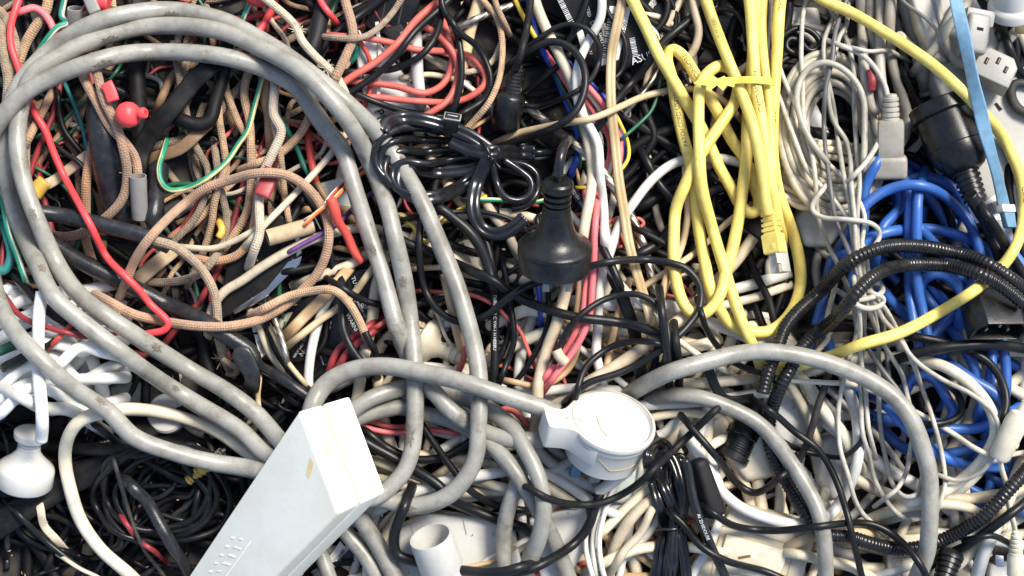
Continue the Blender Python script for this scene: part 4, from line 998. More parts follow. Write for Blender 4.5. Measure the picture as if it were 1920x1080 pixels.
c('black', 5.2, 'power_cable', 'black cord ring around the cream cable, upper of two', '990 88, 1017 68, 1048 50, 1076 46, 1108 60, 1125 100, 1112 142, 1090 165, 1050 186, 1010 200, 985 198')
c('black', 7.2, 'power_cable', 'big black loop crossing the cream and white cables at the top', '930 150, 960 120, 997 92, 1035 77, 1067 87, 1092 120, 1097 162, 1080 207, 1047 235, 997 257, 950 272')
c('white', 9, 'cable', 'cream pale cable curving under the black wire at bottom left of the wall plate', '1290 1110, 1300 1070, 1325 1030, 1345 985, 1352 925, 1336 872')
# ---- bottom pale cables
c('cream', 11, 'cable', 'cream cable curving upward left of the tied black cord', '1140 1100, 1143 1072, 1155 1022, 1185 972, 1220 940, 1260 920')
c('cream', 10, 'cable', 'level cream cable passing behind the tied black cord', '1130 1056, 1160 1042, 1210 1027, 1297 1027, 1340 1034')
c('white', 5, 'wire', 'left strand of a white double wire below the round plug', '1124 1110, 1117 1070, 1112 1010, 1126 950, 1142 916, 1158 890')
c('white', 5, 'wire', 'right strand of a white double wire below the round plug', '1142 1110, 1130 1070, 1123 1010, 1137 950, 1153 914, 1170 890')
c('white', 5, 'wire', 'single white wire left of the white double wire', '1100 985, 1099 1035, 1110 1075, 1120 1110')
c('cream', 8, 'cable', 'cream cord lying left of the white wall plate', '1220 960, 1200 1000, 1172 1030, 1160 1050')
c('white', 5.5, 'wire', 'bright white wire curving up in front of the white panel', '880 1110, 890 1075, 915 1050, 945 1035, 980 1015')
c('tan', 4.5, 'wire', 'brown wire on the white panel at the bottom', '850 1070, 890 1060, 930 1050, 960 1030')
c('cream', 10, 'cable', 'cream cable lying across under the round grey loops', '720 900, 770 915, 820 925, 880 925, 940 920, 985 912')
c('cream', 9, 'cable', 'second cream cable lying under the round grey loops', '705 865, 760 885, 820 905, 880 900, 950 915')
c('greywhite', 11, 'cable', 'pale cable under the grey loops bottom edge', '700 960, 760 930, 830 905, 900 890, 960 880')
c('salmon', 5, 'wire', 'first pink wire lying under the grey loops', '672 786, 700 792, 730 800, 758 800, 790 780')
c('pink', 5, 'wire', 'second pink wire lying under the grey loops', '675 796, 705 806, 745 812, 800 806, 850 812')
c('salmon', 6, 'wire', 'pink wire pair right of the printed black cable', '862 690, 868 676, 872 660')
c('salmon', 6, 'wire', 'pink wire under the plug cord at the right of the coil', '925 778, 945 766, 964 770, 980 786')
c('black', 8, 'power_cable', 'black cord bending under the grey loops', '690 812, 730 842, 780 862, 830 858, 867 838, 890 820')
c('black', 10, 'power_cable', 'black cable crossing the foot of the grey loops', '680 826, 695 836, 745 862, 817 905, 855 942, 900 962, 940 977, 980 990')
c('black', 7, 'power_cable', 'thin black cable crossing the first one inside the grey loops', '790 795, 800 810, 830 855, 860 895, 885 922, 944 952, 975 956')
c('white', 12, 'cable', 'white cable above the blue tangle foot at the lower right', '1560 800, 1615 842, 1665 880, 1727 916, 1760 940')
c('cream', 11, 'cable', 'cream cable lying level at the lower right', '1600 895, 1622 908, 1665 928, 1715 940, 1765 932, 1815 935, 1877 927, 1940 915')
c('cream', 10, 'cable', 'cream cable bowing under the level one at the lower right', '1560 1010, 1627 976, 1677 956, 1727 945, 1777 945, 1815 952, 1846 970')
c('tanpale', 10, 'cable', 'tan cream cable at the foot of the wall plate', '1490 1020, 1530 1005, 1570 1000, 1620 1000')
c('cream', 10, 'cable', 'cream cable running under the bottom of the left grey arch', '1495 1040, 1540 1050, 1590 1060, 1640 1085')
c('white', 13, 'cable', 'white cable in the lower right corner behind the black cables', '1880 950, 1870 980, 1845 1040, 1830 1110')
c('cream', 12, 'cable', 'cream cable curving beside the white one in the corner', '1905 900, 1890 940, 1880 960')
c('creamlight', 12, 'cable', 'thick cream cable sloping down from the thin wires', '1480 690, 1510 720, 1540 765, 1580 812, 1600 850')
c('cream', 9, 'cable', 'cream cable sloping under the gooseneck at the right', '1470 705, 1490 735, 1515 780, 1530 820')
c('creamlight', 11, 'cable', 'big cream cable arching over the blue tangle', '1540 690, 1580 680, 1615 671, 1665 671, 1715 675, 1777 690, 1827 725, 1858 768, 1866 810, 1848 852, 1812 892, 1765 922, 1720 938')
c('white', 11, 'cable', 'white cable bending in a wide curve at the lower right', '1592 735, 1603 765, 1611 810, 1606 872, 1582 930, 1552 968, 1490 982, 1435 970, 1385 950, 1347 917, 1322 872, 1296 830')
c('black', 5, 'power_cable', 'thin black loop crossing the rounded adapter', '1465 825, 1490 840, 1532 852, 1580 857, 1612 830, 1625 800')
c('blackgrit', 7, 'power_cable', 'dusty black braid leaning over the white transformer', '1555 690, 1546 725, 1536 755, 1524 800, 1512 835, 1496 866')
c('creamlight', 5, 'wire', 'thin cream wire crossing in front of the blue tangle', '1460 708, 1475 712, 1540 717, 1602 722, 1665 747, 1740 785, 1790 815, 1827 840, 1865 855, 1930 848')
c('creamlight', 5, 'wire', 'thin cream wire dropping in the right corner', '1872 850, 1878 880, 1890 915, 1896 960, 1904 1000')
c('black', 8, 'power_cable', 'black cable in the blue tangle looping round at the right', '1812 655, 1852 678, 1876 712, 1886 750, 1880 790')
c('black', 7, 'power_cable', 'black cord ring low in the blue tangle', '1780 720, 1800 745, 1802 775, 1780 790, 1745 796')
c('black', 8.5, 'power_cable', 'black cable running level left of the blue tangle', '1540 616, 1600 614, 1640 622, 1690 627, 1765 640, 1810 655')
c('black', 10, 'power_cable', 'black cable bowing over the blue tangle to the right edge', '1700 668, 1722 661, 1790 650, 1865 647, 1950 655')
# ---- white cables at the left
W = lambda lab, path, r=12, **k: c('brightwhite', r, 'extension_cable', lab, path, **k)
W('white cable of the left coil, highest strand at the edge', '-40 552, -10 548, 30 546, 64 560')
W('white cable of the left coil, second strand from the top', '-40 572, 20 565, 60 570, 90 582, 110 610')
W('white cable stub slanting right in the left coil', '120 590, 105 615, 92 640')
W('white cable of the left coil passing under the grey cables', '60 660, 100 648, 140 628, 165 606')
W('white cable of the left coil leaving at the left edge', '-40 650, 0 632, 18 624')
W('white cable of the left coil rising steeply', '150 715, 158 690, 170 660, 178 630')
W('white cable of the left coil, long diagonal from the edge', '-40 752, 0 735, 62 703, 130 660, 182 630, 205 605')
W('white cable of the left coil, second long diagonal', '-40 758, 0 748, 70 728, 120 700, 160 665, 182 640')
W('white cable of the left coil bowing below the diagonals', '70 722, 95 731, 150 736, 200 712, 240 688')
W('white cable of the left coil, lowest strand', '-40 790, 0 768, 25 750, 60 745, 95 770, 130 752, 160 728')
W('white cable of the left coil, thick strand just above the plug lead ring', '-40 700, 0 690, 36 676, 64 664')
W('white cable of the left coil, steep strand left of the black stub', '48 570, 84 600, 76 640, 60 690, 40 720, 0 740')
W('white cable of the left coil, strand crossing under the dark red wires', '96 690, 118 662, 138 628, 150 600')
W('white cable of the left coil, strand beside the foam block', '178 690, 190 720, 196 750, 186 776')
W('white cable of the left coil, short strand at the edge below the stub', '-40 716, 10 708, 50 694')
for i_ in range(9):
    y_ = 566 + 21 * i_
    c('brightwhite', 11, 'extension_cable', 'white strand in the dense white coil at the left edge', [(-50, y_ + 34 + 4 * i_, 0), (0, y_ + 18 + 3 * i_, 0), (50, y_ + (6 if i_ % 2 else -4), 0), (100, y_ - 14 + 2 * i_, 0), (150, y_ - 22 - 3 * i_ + 40 * (i_ % 3), 0), (196, y_ - 30 + 26 * (i_ % 3), 0)], group='white strands of the coil at the left edge')
W('grey stained white cable under the white coil', '40 745, 80 765, 130 770, 165 790').data.materials[0] = M['greywhite']
c('black', 9, 'power_cable', 'black cable crossing the white coil at the left', '50 540, 76 568, 100 590, 122 604')
c('plastblack', 10, 'cable_end', 'black cable stub with blue rim lying on the white coil', '8 690, 28 680, 48 668', cat='cable end')
c('black', 6, 'cable_end', 'black sleeve on the end of a red wire over the white coil', '82 652, 94 645, 104 638', cat='cable end')
c('red', 5, 'wire', 'short red wire end crossing the white coil', '104 640, 118 625, 136 606')
c('crimson', 5.5, 'wire', 'dark red wire curving across the white coil', '20 570, 30 584, 52 601, 100 617, 162 631, 190 628')
c('darkgreen', 10, 'cable', 'dark green cable stub at the left edge', '-20 665, 8 655, 24 648')
# ---- lower left black things
c('blackmatt', 14, 'flat_cable', 'wide ribbed black flat cable in the lower left', '-40 1006, 0 982, 50 950, 125 907, 187 875, 237 842, 262 815', kind='twin', sides=18)
c('black', 7, 'power_cable', 'black cord crossing above the yellow plug at the lower left', '190 805, 230 835, 280 868, 330 898, 352 904')
c('blackmatt', 12, 'power_cable', 'thick black cable lying level above the hollow', '120 840, 180 842, 250 846, 350 848, 420 862')
coil = []
for lp in range(5):
    rx = 84 + 11 * lp + q.uniform(-9, 9); ry = 76 + 6 * lp + q.uniform(-9, 9)
    for t in range(10):
        a = t / 10 * 2 * math.pi; coil.append((300 + 8 * math.sin(lp * 2.1) + rx * math.cos(a) * .95 + q.uniform(-9, 9), 925 + 6 * math.cos(lp * 1.7) + ry * math.sin(a) + q.uniform(-9, 9), 0))
c('black', 6.5, 'power_cable', 'coiled black cable in the lower left hollow', coil, squash=.3, cat='cable coil')
c('smoke', 12, 'power_cable', 'thick smooth black cable sloping through the hollow', '255 920, 275 940, 300 985, 325 1030, 345 1060, 370 1110')
c('blackgrit', 4, 'wire', 'dusty grey wire sloping through the hollow', '215 868, 228 915, 240 955, 256 1000, 280 1045, 310 1085')
c('crimson', 5, 'wire', 'dark red scrap of wire in the hollow', '278 1026, 290 1034, 304 1046')
c('crimson', 5, 'wire', 'tiny dark red wire end higher in the hollow', '234 978, 242 990')
c('cream', 6, 'cable', 'cream sliver of cable below the white round plug at the left', '76 955, 82 985, 105 1012', kind='flat')
c('black', 6, 'power_cable', 'black cord crossing the lower left corner', '30 960, 70 1000, 130 1050, 200 1100')
c('cream', 4, 'wire', 'thin cream wire in the lower left corner', '124 1050, 150 1066, 190 1086')
# ================================================================== upper layer
# ---- thin grey wires with a knot
TW = [('1445 -30, 1442 60, 1440 105, 1452 155, 1470 205, 1492 268, 1515 320, 1545 355, 1580 395, 1600 430, 1622 472, 1630 530', 'thin grey wire at the far left of the hanging wires'),
      ('1452 -30, 1450 25, 1452 87, 1465 137, 1487 187, 1504 228, 1525 270, 1552 307, 1582 335, 1605 367, 1621 405, 1616 460, 1620 530', 'thin grey wire bending out towards the blue cables'),
      ('1580 -30, 1575 0, 1560 42, 1545 77, 1547 125, 1555 162, 1565 212, 1573 270, 1582 332, 1594 382, 1599 445, 1606 490, 1612 540', 'thin pale wire bowing left at the top then straight down'),
      ('1535 -20, 1560 22, 1580 57, 1595 100, 1602 150, 1602 200, 1605 270, 1612 340, 1608 400, 1608 460, 1614 530', 'thin grey wire on the right side of the hanging wires'),
      ('1517 -20, 1505 32, 1502 100, 1505 150, 1507 220, 1524 300, 1530 350, 1532 395, 1547 445, 1570 495, 1592 545', 'thin dull wire running straight down the left side of the coil'),
      ('1590 15, 1587 50, 1575 67, 1564 105, 1552 145, 1560 220, 1590 270, 1596 345, 1602 407, 1606 470, 1616 535', 'thin yellowed wire in the middle of the hanging wires')]
for i, (p, l) in enumerate(TW):
    c('thingrey', 4.6, 'wire', l, p, squash=.7)
c('thindark', 4.4, 'wire', 'thin dark grey wire among the pale hanging wires', '1598 -30, 1575 32, 1565 67, 1560 112, 1549 162, 1545 212, 1548 285, 1558 357, 1566 407, 1586 457, 1602 500, 1614 545', squash=.7)
c('thingrey', 6, 'network_cable', 'single pale loop of cable in front of the beige coil', '1620 300, 1622 250, 1618 185, 1600 148, 1568 122, 1540 117, 1510 135, 1494 175, 1498 212, 1516 255, 1540 290')
c('thingrey', 5, 'wire', 'stained wire curving around the moulded grey plug', '1575 85, 1600 95, 1622 107, 1652 145, 1665 187, 1660 225, 1645 270, 1622 306, 1600 330')
c('thindark', 3.6, 'wire', 'thin grey wire sagging from the top over the tray', '1680 -10, 1700 8, 1727 27, 1755 55, 1768 90')
FAN = [('1608 545, 1602 580, 1607 622, 1595 660, 1580 720, 1572 765, 1573 810, 1577 847, 1590 892, 1602 935, 1615 960, 1640 985', 'leftmost thin wire of the fan below the knot', 'thingrey'),
       ('1614 545, 1620 582, 1617 652, 1615 715, 1617 810, 1627 847, 1640 897, 1660 935, 1685 965, 1710 975, 1738 968', 'thin wire of the fan making the widest lower loop', 'thingrey'),
       ('1620 545, 1637 580, 1647 640, 1647 715, 1652 810, 1662 867, 1675 910, 1697 932, 1720 925, 1727 900', 'thin wire of the fan hooking behind the right grey arch', 'thingrey'),
       ('1626 545, 1650 582, 1660 645, 1665 690, 1668 740', 'dark thin wire of the fan ending in the blue tangle', 'thindark'),
       ('1632 545, 1657 575, 1690 635, 1710 675, 1730 732, 1747 780, 1757 815, 1770 872, 1772 910, 1760 947', 'thin wire of the fan passing right of the grey arch', 'thingrey'),
       ('1630 548, 1655 597, 1677 622, 1712 672, 1765 710, 1822 740, 1860 772, 1874 808, 1867 847, 1840 885, 1795 900, 1757 890', 'thin wire of the fan following the big cream arch', 'thingrey'),
       ('1618 548, 1640 610, 1660 650, 1690 700, 1702 747, 1712 790, 1705 855, 1700 885, 1682 917, 1662 932', 'stained thin wire in the middle of the fan', 'thingrey'),
       ('1612 548, 1625 647, 1652 690, 1690 740, 1715 790, 1730 850', 'thin wire of the fan sinking under the grey arch', 'thindark'),
       ('1605 548, 1612 600, 1612 660, 1622 720, 1628 800, 1640 850', 'short thin wire of the fan beside the widest loop', 'thingrey')]
for p, l, m_ in FAN: c(m_, 4.6, 'wire', l, p, squash=.7)
c('thingrey', 4.8, 'wire', 'thin wire looping sideways across the hanging wires above the black conduit', '1540 360, 1527 377, 1522 392, 1540 407, 1590 412, 1635 420, 1650 435, 1642 460, 1622 474')
c('thingrey', 5.2, 'wire', 'pale wire wound around the bunch as a knot', '1575 548, 1600 562, 1640 556, 1657 545, 1640 530, 1606 540, 1594 560, 1620 578, 1650 574, 1658 560, 1640 552', stiff=8, squash=.6)
c('thingrey', 4, 'wire', 'thin wire tied round the folded grey cable', '1608 92, 1630 97, 1650 95, 1670 95, 1684 103', stiff=8)
c('creamlight', 5, 'wire', 'white bent wire left of the knot', '1566 530, 1560 560, 1552 590, 1551 620, 1555 632, 1540 650, 1526 664')
# ---- red and black wires at the top
c('salmon', 6.3, 'wire', 'salmon red wire of the lower loop under the black pairs', '640 68, 685 72, 730 80, 780 92, 842 97, 880 105, 905 130, 910 155, 880 182, 842 192, 780 190, 705 182, 655 186')
c('black', 6, 'wire', 'black wire bowing below the red loops to the small clip', '640 165, 668 176, 705 192, 755 208, 800 214, 840 220')
c('salmon', 6.3, 'wire', 'salmon red wire of the upper loop', '640 150, 660 153, 700 156, 742 162, 797 175, 832 156, 847 112, 840 68, 828 30, 820 -20')
c('salmon', 6.3, 'wire', 'salmon red wire curving outside the upper loop', '795 48, 815 60, 840 85, 856 115, 857 150, 840 187, 805 212, 775 226')
c('black', 6.5, 'wire', 'black wire bending from the top across the red wires', '828 20, 822 52, 807 85, 780 112, 735 130, 690 132, 640 136')
c('salmon', 7, 'wire', 'salmon red wire running straight up right to the top edge', '630 168, 655 147, 705 117, 745 82, 780 37, 830 -6, 850 -30')
c('black', 6.5, 'wire', 'straight black wire beside the straight red one', '645 184, 660 172, 705 140, 742 105, 780 57, 842 0, 860 -24')
c('black', 6.2, 'wire', 'black wire dropping to the small clip', '826 -20, 832 20, 852 50, 862 87, 865 150, 856 190, 848 212')
c('black', 6.2, 'wire', 'black wire looping wide right of the red wires', '846 40, 862 62, 890 82, 910 112, 920 155, 905 188, 868 212')
c('braidtan', 6, 'braided_cable', 'tan braid curving down right of the black wires', '895 -30, 905 0, 930 30, 942 75, 938 137, 918 190, 890 225, 862 254')
c('braidtan', 5.5, 'braided_cable', 'second tan braid joining the first at the top', '922 -20, 932 14, 944 40')
# ---- hot red wires and pale braids near the arch
c('hotred', 7, 'wire', 'bright red wire at the top edge just right of the arch', '520 -30, 515 0, 502 32, 488 56, 474 78')
c('hotred', 6, 'wire', 'short bright red wire end at the top edge', '590 -24, 604 8, 618 26')
c('hotred', 15, 'cable_sleeve', 'red plastic sleeve at the top edge beside the arch', '470 -8, 486 2, 500 -8', cat='sleeve')
l1 = 'pale knotted braid sloping down beside the grey arch'
c('braidpale', 8, 'braided_cable', l1, '488 -10, 515 12, 540 34, 555 52, 565 75, 592 107, 625 138, 640 160, 652 186')
l2 = 'pale pink braid hanging from the top edge'
c('braidpale', 9, 'braided_cable', l2, '642 -30, 648 6, 657 37, 661 70, 648 105, 636 132, 630 146').data.materials[0] = M['braidpink']
fray(l1, 566, 64, 14, 'braidpale', 16); fray(l1, 626, 138, 20, 'braidpale', 18)
c('braidpale', 6, 'braided_cable', 'pale olive braid crossing to the top edge left of the red wires', '624 70, 645 72, 665 73, 692 65, 730 32, 756 -6, 770 -30').data.materials[0] = M['braidgrey']
# ---- braids at the left
c('blackmatt', 16, 'power_cable', 'thick upright black sleeve behind the red round plug', '254 60, 255 125, 260 200, 262 262, 256 330')
c('blackmatt', 13, 'power_cable', 'bent black sleeve hanging from the arch right of the red round plug', '428 70, 420 130, 405 187, 392 226, 366 232, 336 222')
c('blackmatt', 14, 'cable_sleeve', 'wide dusty black sleeve leaning behind the green wire', '392 126, 364 150, 346 172, 318 206, 288 240, 266 284, 258 320', kind='flat', cat='cable')
l3 = 'rust braid dropping straight behind the red wire'
c('braidrust', 9, 'braided_cable', l3, '176 240, 172 275, 163 332, 162 395, 160 445, 168 475, 176 500')
c('smoke', 30, 'cable_sleeve', 'glossy dark taped sleeve under the brown braids', '200 150, 192 210, 200 280, 208 330, 220 375, 240 404, 258 412', cat='sleeve')
c('smoke', 17, 'cable_sleeve', 'crumpled black tape roll right of the open grey tube', '298 300, 296 345, 290 390, 282 430', mod='lump', cat='sleeve')
t = thing('grey_tube', 'grey plastic tube with an open mouth holding a brown braid', 'tube', 262, 400, hmax(260, 370, 14) - 6, (.05, .9, .42))
lathe('tube', 'greydull', [(15, -10), (16, 10), (16, 78), (13.4, 78), (13, 30), (0, 28)], t)
stamp_line(262, 400, 258, 345, 12, hmax(260, 370, 10) + 8)
c('braidpink', 9, 'braided_cable', 'brown braid entering the open grey tube', '150 130, 160 155, 180 190, 207 237, 236 268, 254 298, 259 338')
l4 = 'long brown braid looping round beneath the dark sleeve'
c('braidpink', 9, 'braided_cable', l4, '178 120, 185 145, 195 187, 218 235, 232 285, 238 320, 230 370, 200 407, 162 435, 120 445, 87 435, 65 405, 52 365, 48 310, 49 270, 56 240, 66 214')
c('braidpink', 8, 'braided_cable', 'short brown braid left of the bright red wire below the arch', '84 200, 66 235, 52 262')
c('black', 15, 'cable_sleeve', 'black sleeve holding a tan braid above the broken adapter', '66 396, 110 402, 150 410, 225 430, 275 444, 318 462', cat='sleeve').data.materials[0] = M['smoke']
l5 = 'tan braid leaving the black sleeve and ending frayed'
c('braidgrey', 9, 'braided_cable', l5, '300 454, 327 462, 355 482, 382 512, 399 545, 406 577, 410 627, 418 660, 424 676')
c('smoke', 16, 'cable_sleeve', 'long black sleeve following the grey cables down to a frayed end', '80 438, 100 457, 150 490, 212 522, 290 560, 375 597, 430 632, 470 662, 480 690', cat='sleeve')
c('braidgrey', 5, 'frayed_cord', 'frayed brown cord scrap on the black sleeve end', '418 672, 432 684, 446 690, 440 704, 424 700', cat='cord', mod='lump')
c('smoke', 13, 'cable_sleeve', 'torn black plastic flap at the end of the long sleeve', '446 650, 464 682, 474 710, 468 736', kind='flat', cat='flap', mod='lump')
l6 = 'big pink brown braided loop in front of the other braids'
c('braidpink', 9, 'braided_cable', l6, '236 528, 252 490, 270 460, 300 425, 350 380, 387 352, 437 335, 478 325, 530 327, 567 345, 595 375, 612 410, 616 445, 610 482, 595 515, 577 535, 542 567, 500 592, 480 601, 425 612, 370 611, 300 602, 250 590, 205 565')
l7 = 'tan braid running from the loop over the cords to a black end'
c('braidpale', 8, 'braided_cable', l7, '500 576, 540 556, 587 546, 625 545, 652 565, 675 602, 686 628', ).data.materials[0] = M['braidtan']
c('black', 7, 'cable_end', 'black cord end leaving the tan braid', '684 622, 690 636, 702 655, 706 668', cat='cable end')
fray(l6, 400, 345, 12, 'braidpink', 12); fray(l5, 422, 668, 26, 'braidgrey', 24); fray(l4, 234, 330, 10, 'braidtan', 10)
# ---- bright wires on the left
c('greenyellow', 5, 'wire', 'green wire with a cream stripe in a hooked loop', '492 140, 484 172, 477 200, 465 245, 447 270, 425 302, 390 332, 350 352, 315 355, 300 337, 298 312, 305 290')
c('greenwhite', 6, 'wire', 'green wire with white stripe on the left edge', '-20 330, 2 372, 15 432, 34 482, 42 508')
c('hotred', 7, 'wire', 'long bright red wire running down the left side', '44 -40, 35 0, 22 42, 21 82, 32 120, 46 165, 62 207, 85 245, 98 280, 114 316, 140 367, 170 425, 200 482, 237 520, 262 545, 284 572, 308 594, 317 608, 308 619, 282 624')
# orange white wires into a cardboard tube
for i, (dx, m_) in enumerate(((0, 'orange'), (6, 'redwhite'), (-5, 'orange'))):
    c(m_, 4, 'wire', ('orange striped wire, middle of three entering the brown tube', 'red and white wire, upper of three entering the brown tube', 'orange striped wire, lower of three entering the brown tube')[i],
      [(572 + dx * .3, 418 - dx, 0), (596 + dx, 398 - dx * .6, 0), (620, 374 - dx, 0), (650, 344 - dx, 0), (682, 318 - dx, 0), (700, 305 - dx, 0)], stiff=12)
z = hmax(540, 435, 18)
t = thing('cardboard_tube', 'short brown tube gripping orange striped wires', 'tube', 544, 434, z + 12, (-.92, -.28, .26))
lathe('tube', 'cardboard', [(17, -46), (18, -40), (18, 46), (14.5, 46), (14, -30), (0, -30)], t, squash=(1, .9))
stamp_line(505, 448, 580, 418, 14, z + 26)
c('crimson', 9, 'cable_sleeve', 'short crimson sleeve with a flat cut end', '620 372, 627 392, 632 412, 650 440, 664 472, 680 492', cat='sleeve', mod='lump').data.materials[0] = M['red']
# ---- plug with round red body
z = hmax(240, 215, 18)
t = thing('audio_plug', 'red round audio plug on the dark sleeves', 'plug', 232, 216, z + 12, (.93, .05, .36), 0)
lathe('body', 'hotred', [(0, -8), (17, -8), (23, 0), (25, 10), (23, 20), (18, 27), (10, 30), (8, 31), (8, 37), (11, 39), (11, 46), (9, 49), (4, 49), (4, 44), (0, 44)], t)
stamp(240, 215, 14, z + 26)
c('hotred', 9, 'tag', 'small red plastic tag above the round red plug', '198 156, 206 172, 212 190', kind='flat', cat='tag')
# ================================================================== top layer
def root_cable(t, mat, r, path, part='cable', key=None, **k):
    k.setdefault('dive', False)
    return cable(mat, r, t.name, key or t['label'], path, parent=t, part=part, origin=tuple(t.location), **k)
def plain_root(name, label, cat, x, y, z): return thing(name, label, cat, x, y, z)
def in_root(o, t):
    """o was built with its own world location and rotation: keep it there under the unrotated root t"""
    o.parent = t; o.location = o.location - t.location
    return o
def grooved(r0, r1, z0, z1, n, d=2.2):
    out = []
    for i in range(n):
        a = z0 + (z1 - z0) * i / n; b = z0 + (z1 - z0) * (i + 1) / n; f = (i + .5) / n; r = r0 + (r1 - r0) * f
        out += [(r, a), (r, a + (b - a) * .55), (r - d, a + (b - a) * .62), (r - d, b - (b - a) * .06)]
    return out
# ---- black plug at the very top middle
z = hmax(960, 190, 24) + 6
t = plain_root('power_lead', 'black cord hanging from the top edge into a plug with netted relief', 'power lead', 958, 200, z)
p = lathe('plug', 'plastblack', [(0, -50), (24, -50), (28, -44), (30, -10), (30, 14), (26, 20), (18, 24), (15, 26), (11, 66), (9, 68)] , None, seg=32)
p.rotation_euler = axis_rot((.18, .92, .30)); p.location = P(955, 196, z + 8); in_root(p, t)
r_ = lathe('strain_relief', 'blackgrit', grooved(16, 11, 26, 76, 7, 2.5) + [(9, 80)], None, seg=24)
r_.rotation_euler = axis_rot((.22, .92, .30)); r_.location = P(955, 196, z + 8); in_root(r_, t)
stamp_line(950, 235, 965, 170, 24, z + 30)
root_cable(t, 'blackmatt', 7, '966 132 6, 974 112 8, 984 75 8, 990 40 8, 994 0 8, 996 -40 8', stiff=12)
# ---- moulded grey plug (folded cable)
z = hmax(1668, 230, 20)
t = thing('appliance_plug', 'beige grey moulded plug with ribbed neck below the folded grey cable', 'plug', 1670, 250, z + 6, (-.04, .95, .25))
block('body', 'greybeige', (50, 38, 82), t, (0, 0, -14), bev=9)
lathe('strain_relief', 'greybeige', grooved(17, 14, 24, 74, 5, 3) + [(10, 76)], t, seg=24)
block('base', 'greybeige', (80, 46, 46), t, (-8, 0, -66), bev=11, seg=3)
stamp_line(1668, 300, 1670, 190, 24, z + 22)
# ---- grey square appliance connector
z = hmax(1866, 130, 40) + 14
t = thing('appliance_connector', 'square grey appliance connector showing three slots on the power board', 'connector', 1864, 128, z, (-.06, .16, .985), math.radians(-27))
bm = bmesh.new(); k = S * .93
out = [(-40, -30), (40, -30), (40, 14), (25, 30), (-25, 30), (-40, 14)]
tp = [bm.verts.new((x * k, y * k, 14 * k)) for x, y in out]; bt = [bm.verts.new((x * k * 1.06, y * k * 1.06, -40 * k)) for x, y in out]
bm.faces.new(tp); bm.faces.new(bt[::-1])
for i in range(6): bm.faces.new((tp[i], bt[i], bt[(i + 1) % 6], tp[(i + 1) % 6]))
bmesh.ops.recalc_face_normals(bm, faces=bm.faces[:]); bevel_all(bm, 3.5 * k, 3)
b_ = finish(bm, 'body', M['greybeige'], t); b_.data.materials.clear(); b_.data.materials.append(M['plastgrey'])
for x, y in ((-20, 2), (20, 2), (0, 12)): block('slot', 'void', (7, 14, 1.2), t, (x, y, 14.2), bev=.3)
for x, y in ((-20, 2), (20, 2), (0, 12)): block('contact', 'brown', (2, 10, 1.4), t, (x + 1, y, 14.4), bev=.3)
lathe('strain_relief', 'plastgrey', [(12, 0), (11, 20), (9, 34), (8, 36)], t, off=(-34, 2, -16), rot=(0, math.radians(-90), 0), seg=24)
stamp(1866, 130, 36, z + 14)
z = hmax(1828, 66, 30) + 6
t = thing('appliance_plug', 'rounded grey appliance plug lying left of the square connector', 'plug', 1826, 66, z, (.12, .05, .98), math.radians(-10))
block('body', 'plastgrey', (44, 78, 46), t, (0, 0, 0), bev=8, seg=3); block('collar', 'plastgrey', (58, 34, 34), t, (4, 34, -4), bev=8)
block('slot', 'void', (13, 6, 1), t, (2, 8, 23.3), bev=.3); stamp(1826, 66, 26, z + 20)
root_t = t
# ---- white disc plug in the top right corner
z = hmax(1900, 10, 40) + 22
t = thing('wall_plug', 'white disc plug with flat metal pins in the top right corner', 'plug', 1898, 16, z, (-.12, .62, .62))
lathe('body', 'plugwhite', [(0, -12), (42, -12), (47, -8), (47, 6), (44, 12), (38, 16), (34, 60), (24, 100)], t)
block('pin', 'plastblack', (16, 8, 26), t, (14, -2, -24), bev=1); block('pin', 'gold_metal', (18, 7, 22), t, (17, -4, -46), bev=1)
stamp(1898, 12, 40, z + 16)
# ---- large black plug
z = hmax(1775, 230, 50) + 30
t = plain_root('power_lead', 'large black round plug with ribbed neck and white cable tag at the right', 'power lead', 1775, 240, z)
p = lathe('plug', 'plastblack', [(0, 0), (60, 0), (64, 3), (64, 26), (61, 29), (56, 30), (57, 40), (59, 66), (59, 92), (57, 94), (57, 97), (56, 110), (50, 126), (38, 140), (28, 146)], None, seg=48)
p.rotation_euler = axis_rot((.30, -.90, .18)); p.location = P(1762, 192, z - 4); in_root(p, t)
p = lathe('strain_relief', 'plastblack', grooved(28, 22, 142, 208, 6, 4) + [(20, 210), (12, 211)], None, seg=32)
p.rotation_euler = axis_rot((.30, -.90, .10)); p.location = P(1762, 192, z); in_root(p, t)
stamp_line(1768, 215, 1800, 310, 50, z + 55); stamp_line(1804, 320, 1822, 370, 22, z + 44)
root_cable(t, 'black', 13, '1818 366 -10, 1830 386 -14, 1846 412 -14, 1862 445 -10, 1880 490, 1898 530, 1916 575, 1936 620', stiff=10)
tagc = cable('label', 15, 'cable_tag', 'x', '1823 372 -8, 1832 390 -12, 1844 412 -12', parent=t, part='cable_tag', origin=tuple(t.location), stiff=6, zfix=z + 28)
c('black', 10, 'power_cable', 'second black cable beside the tagged one at the right', '1850 402, 1868 430, 1888 466, 1908 500, 1934 540')
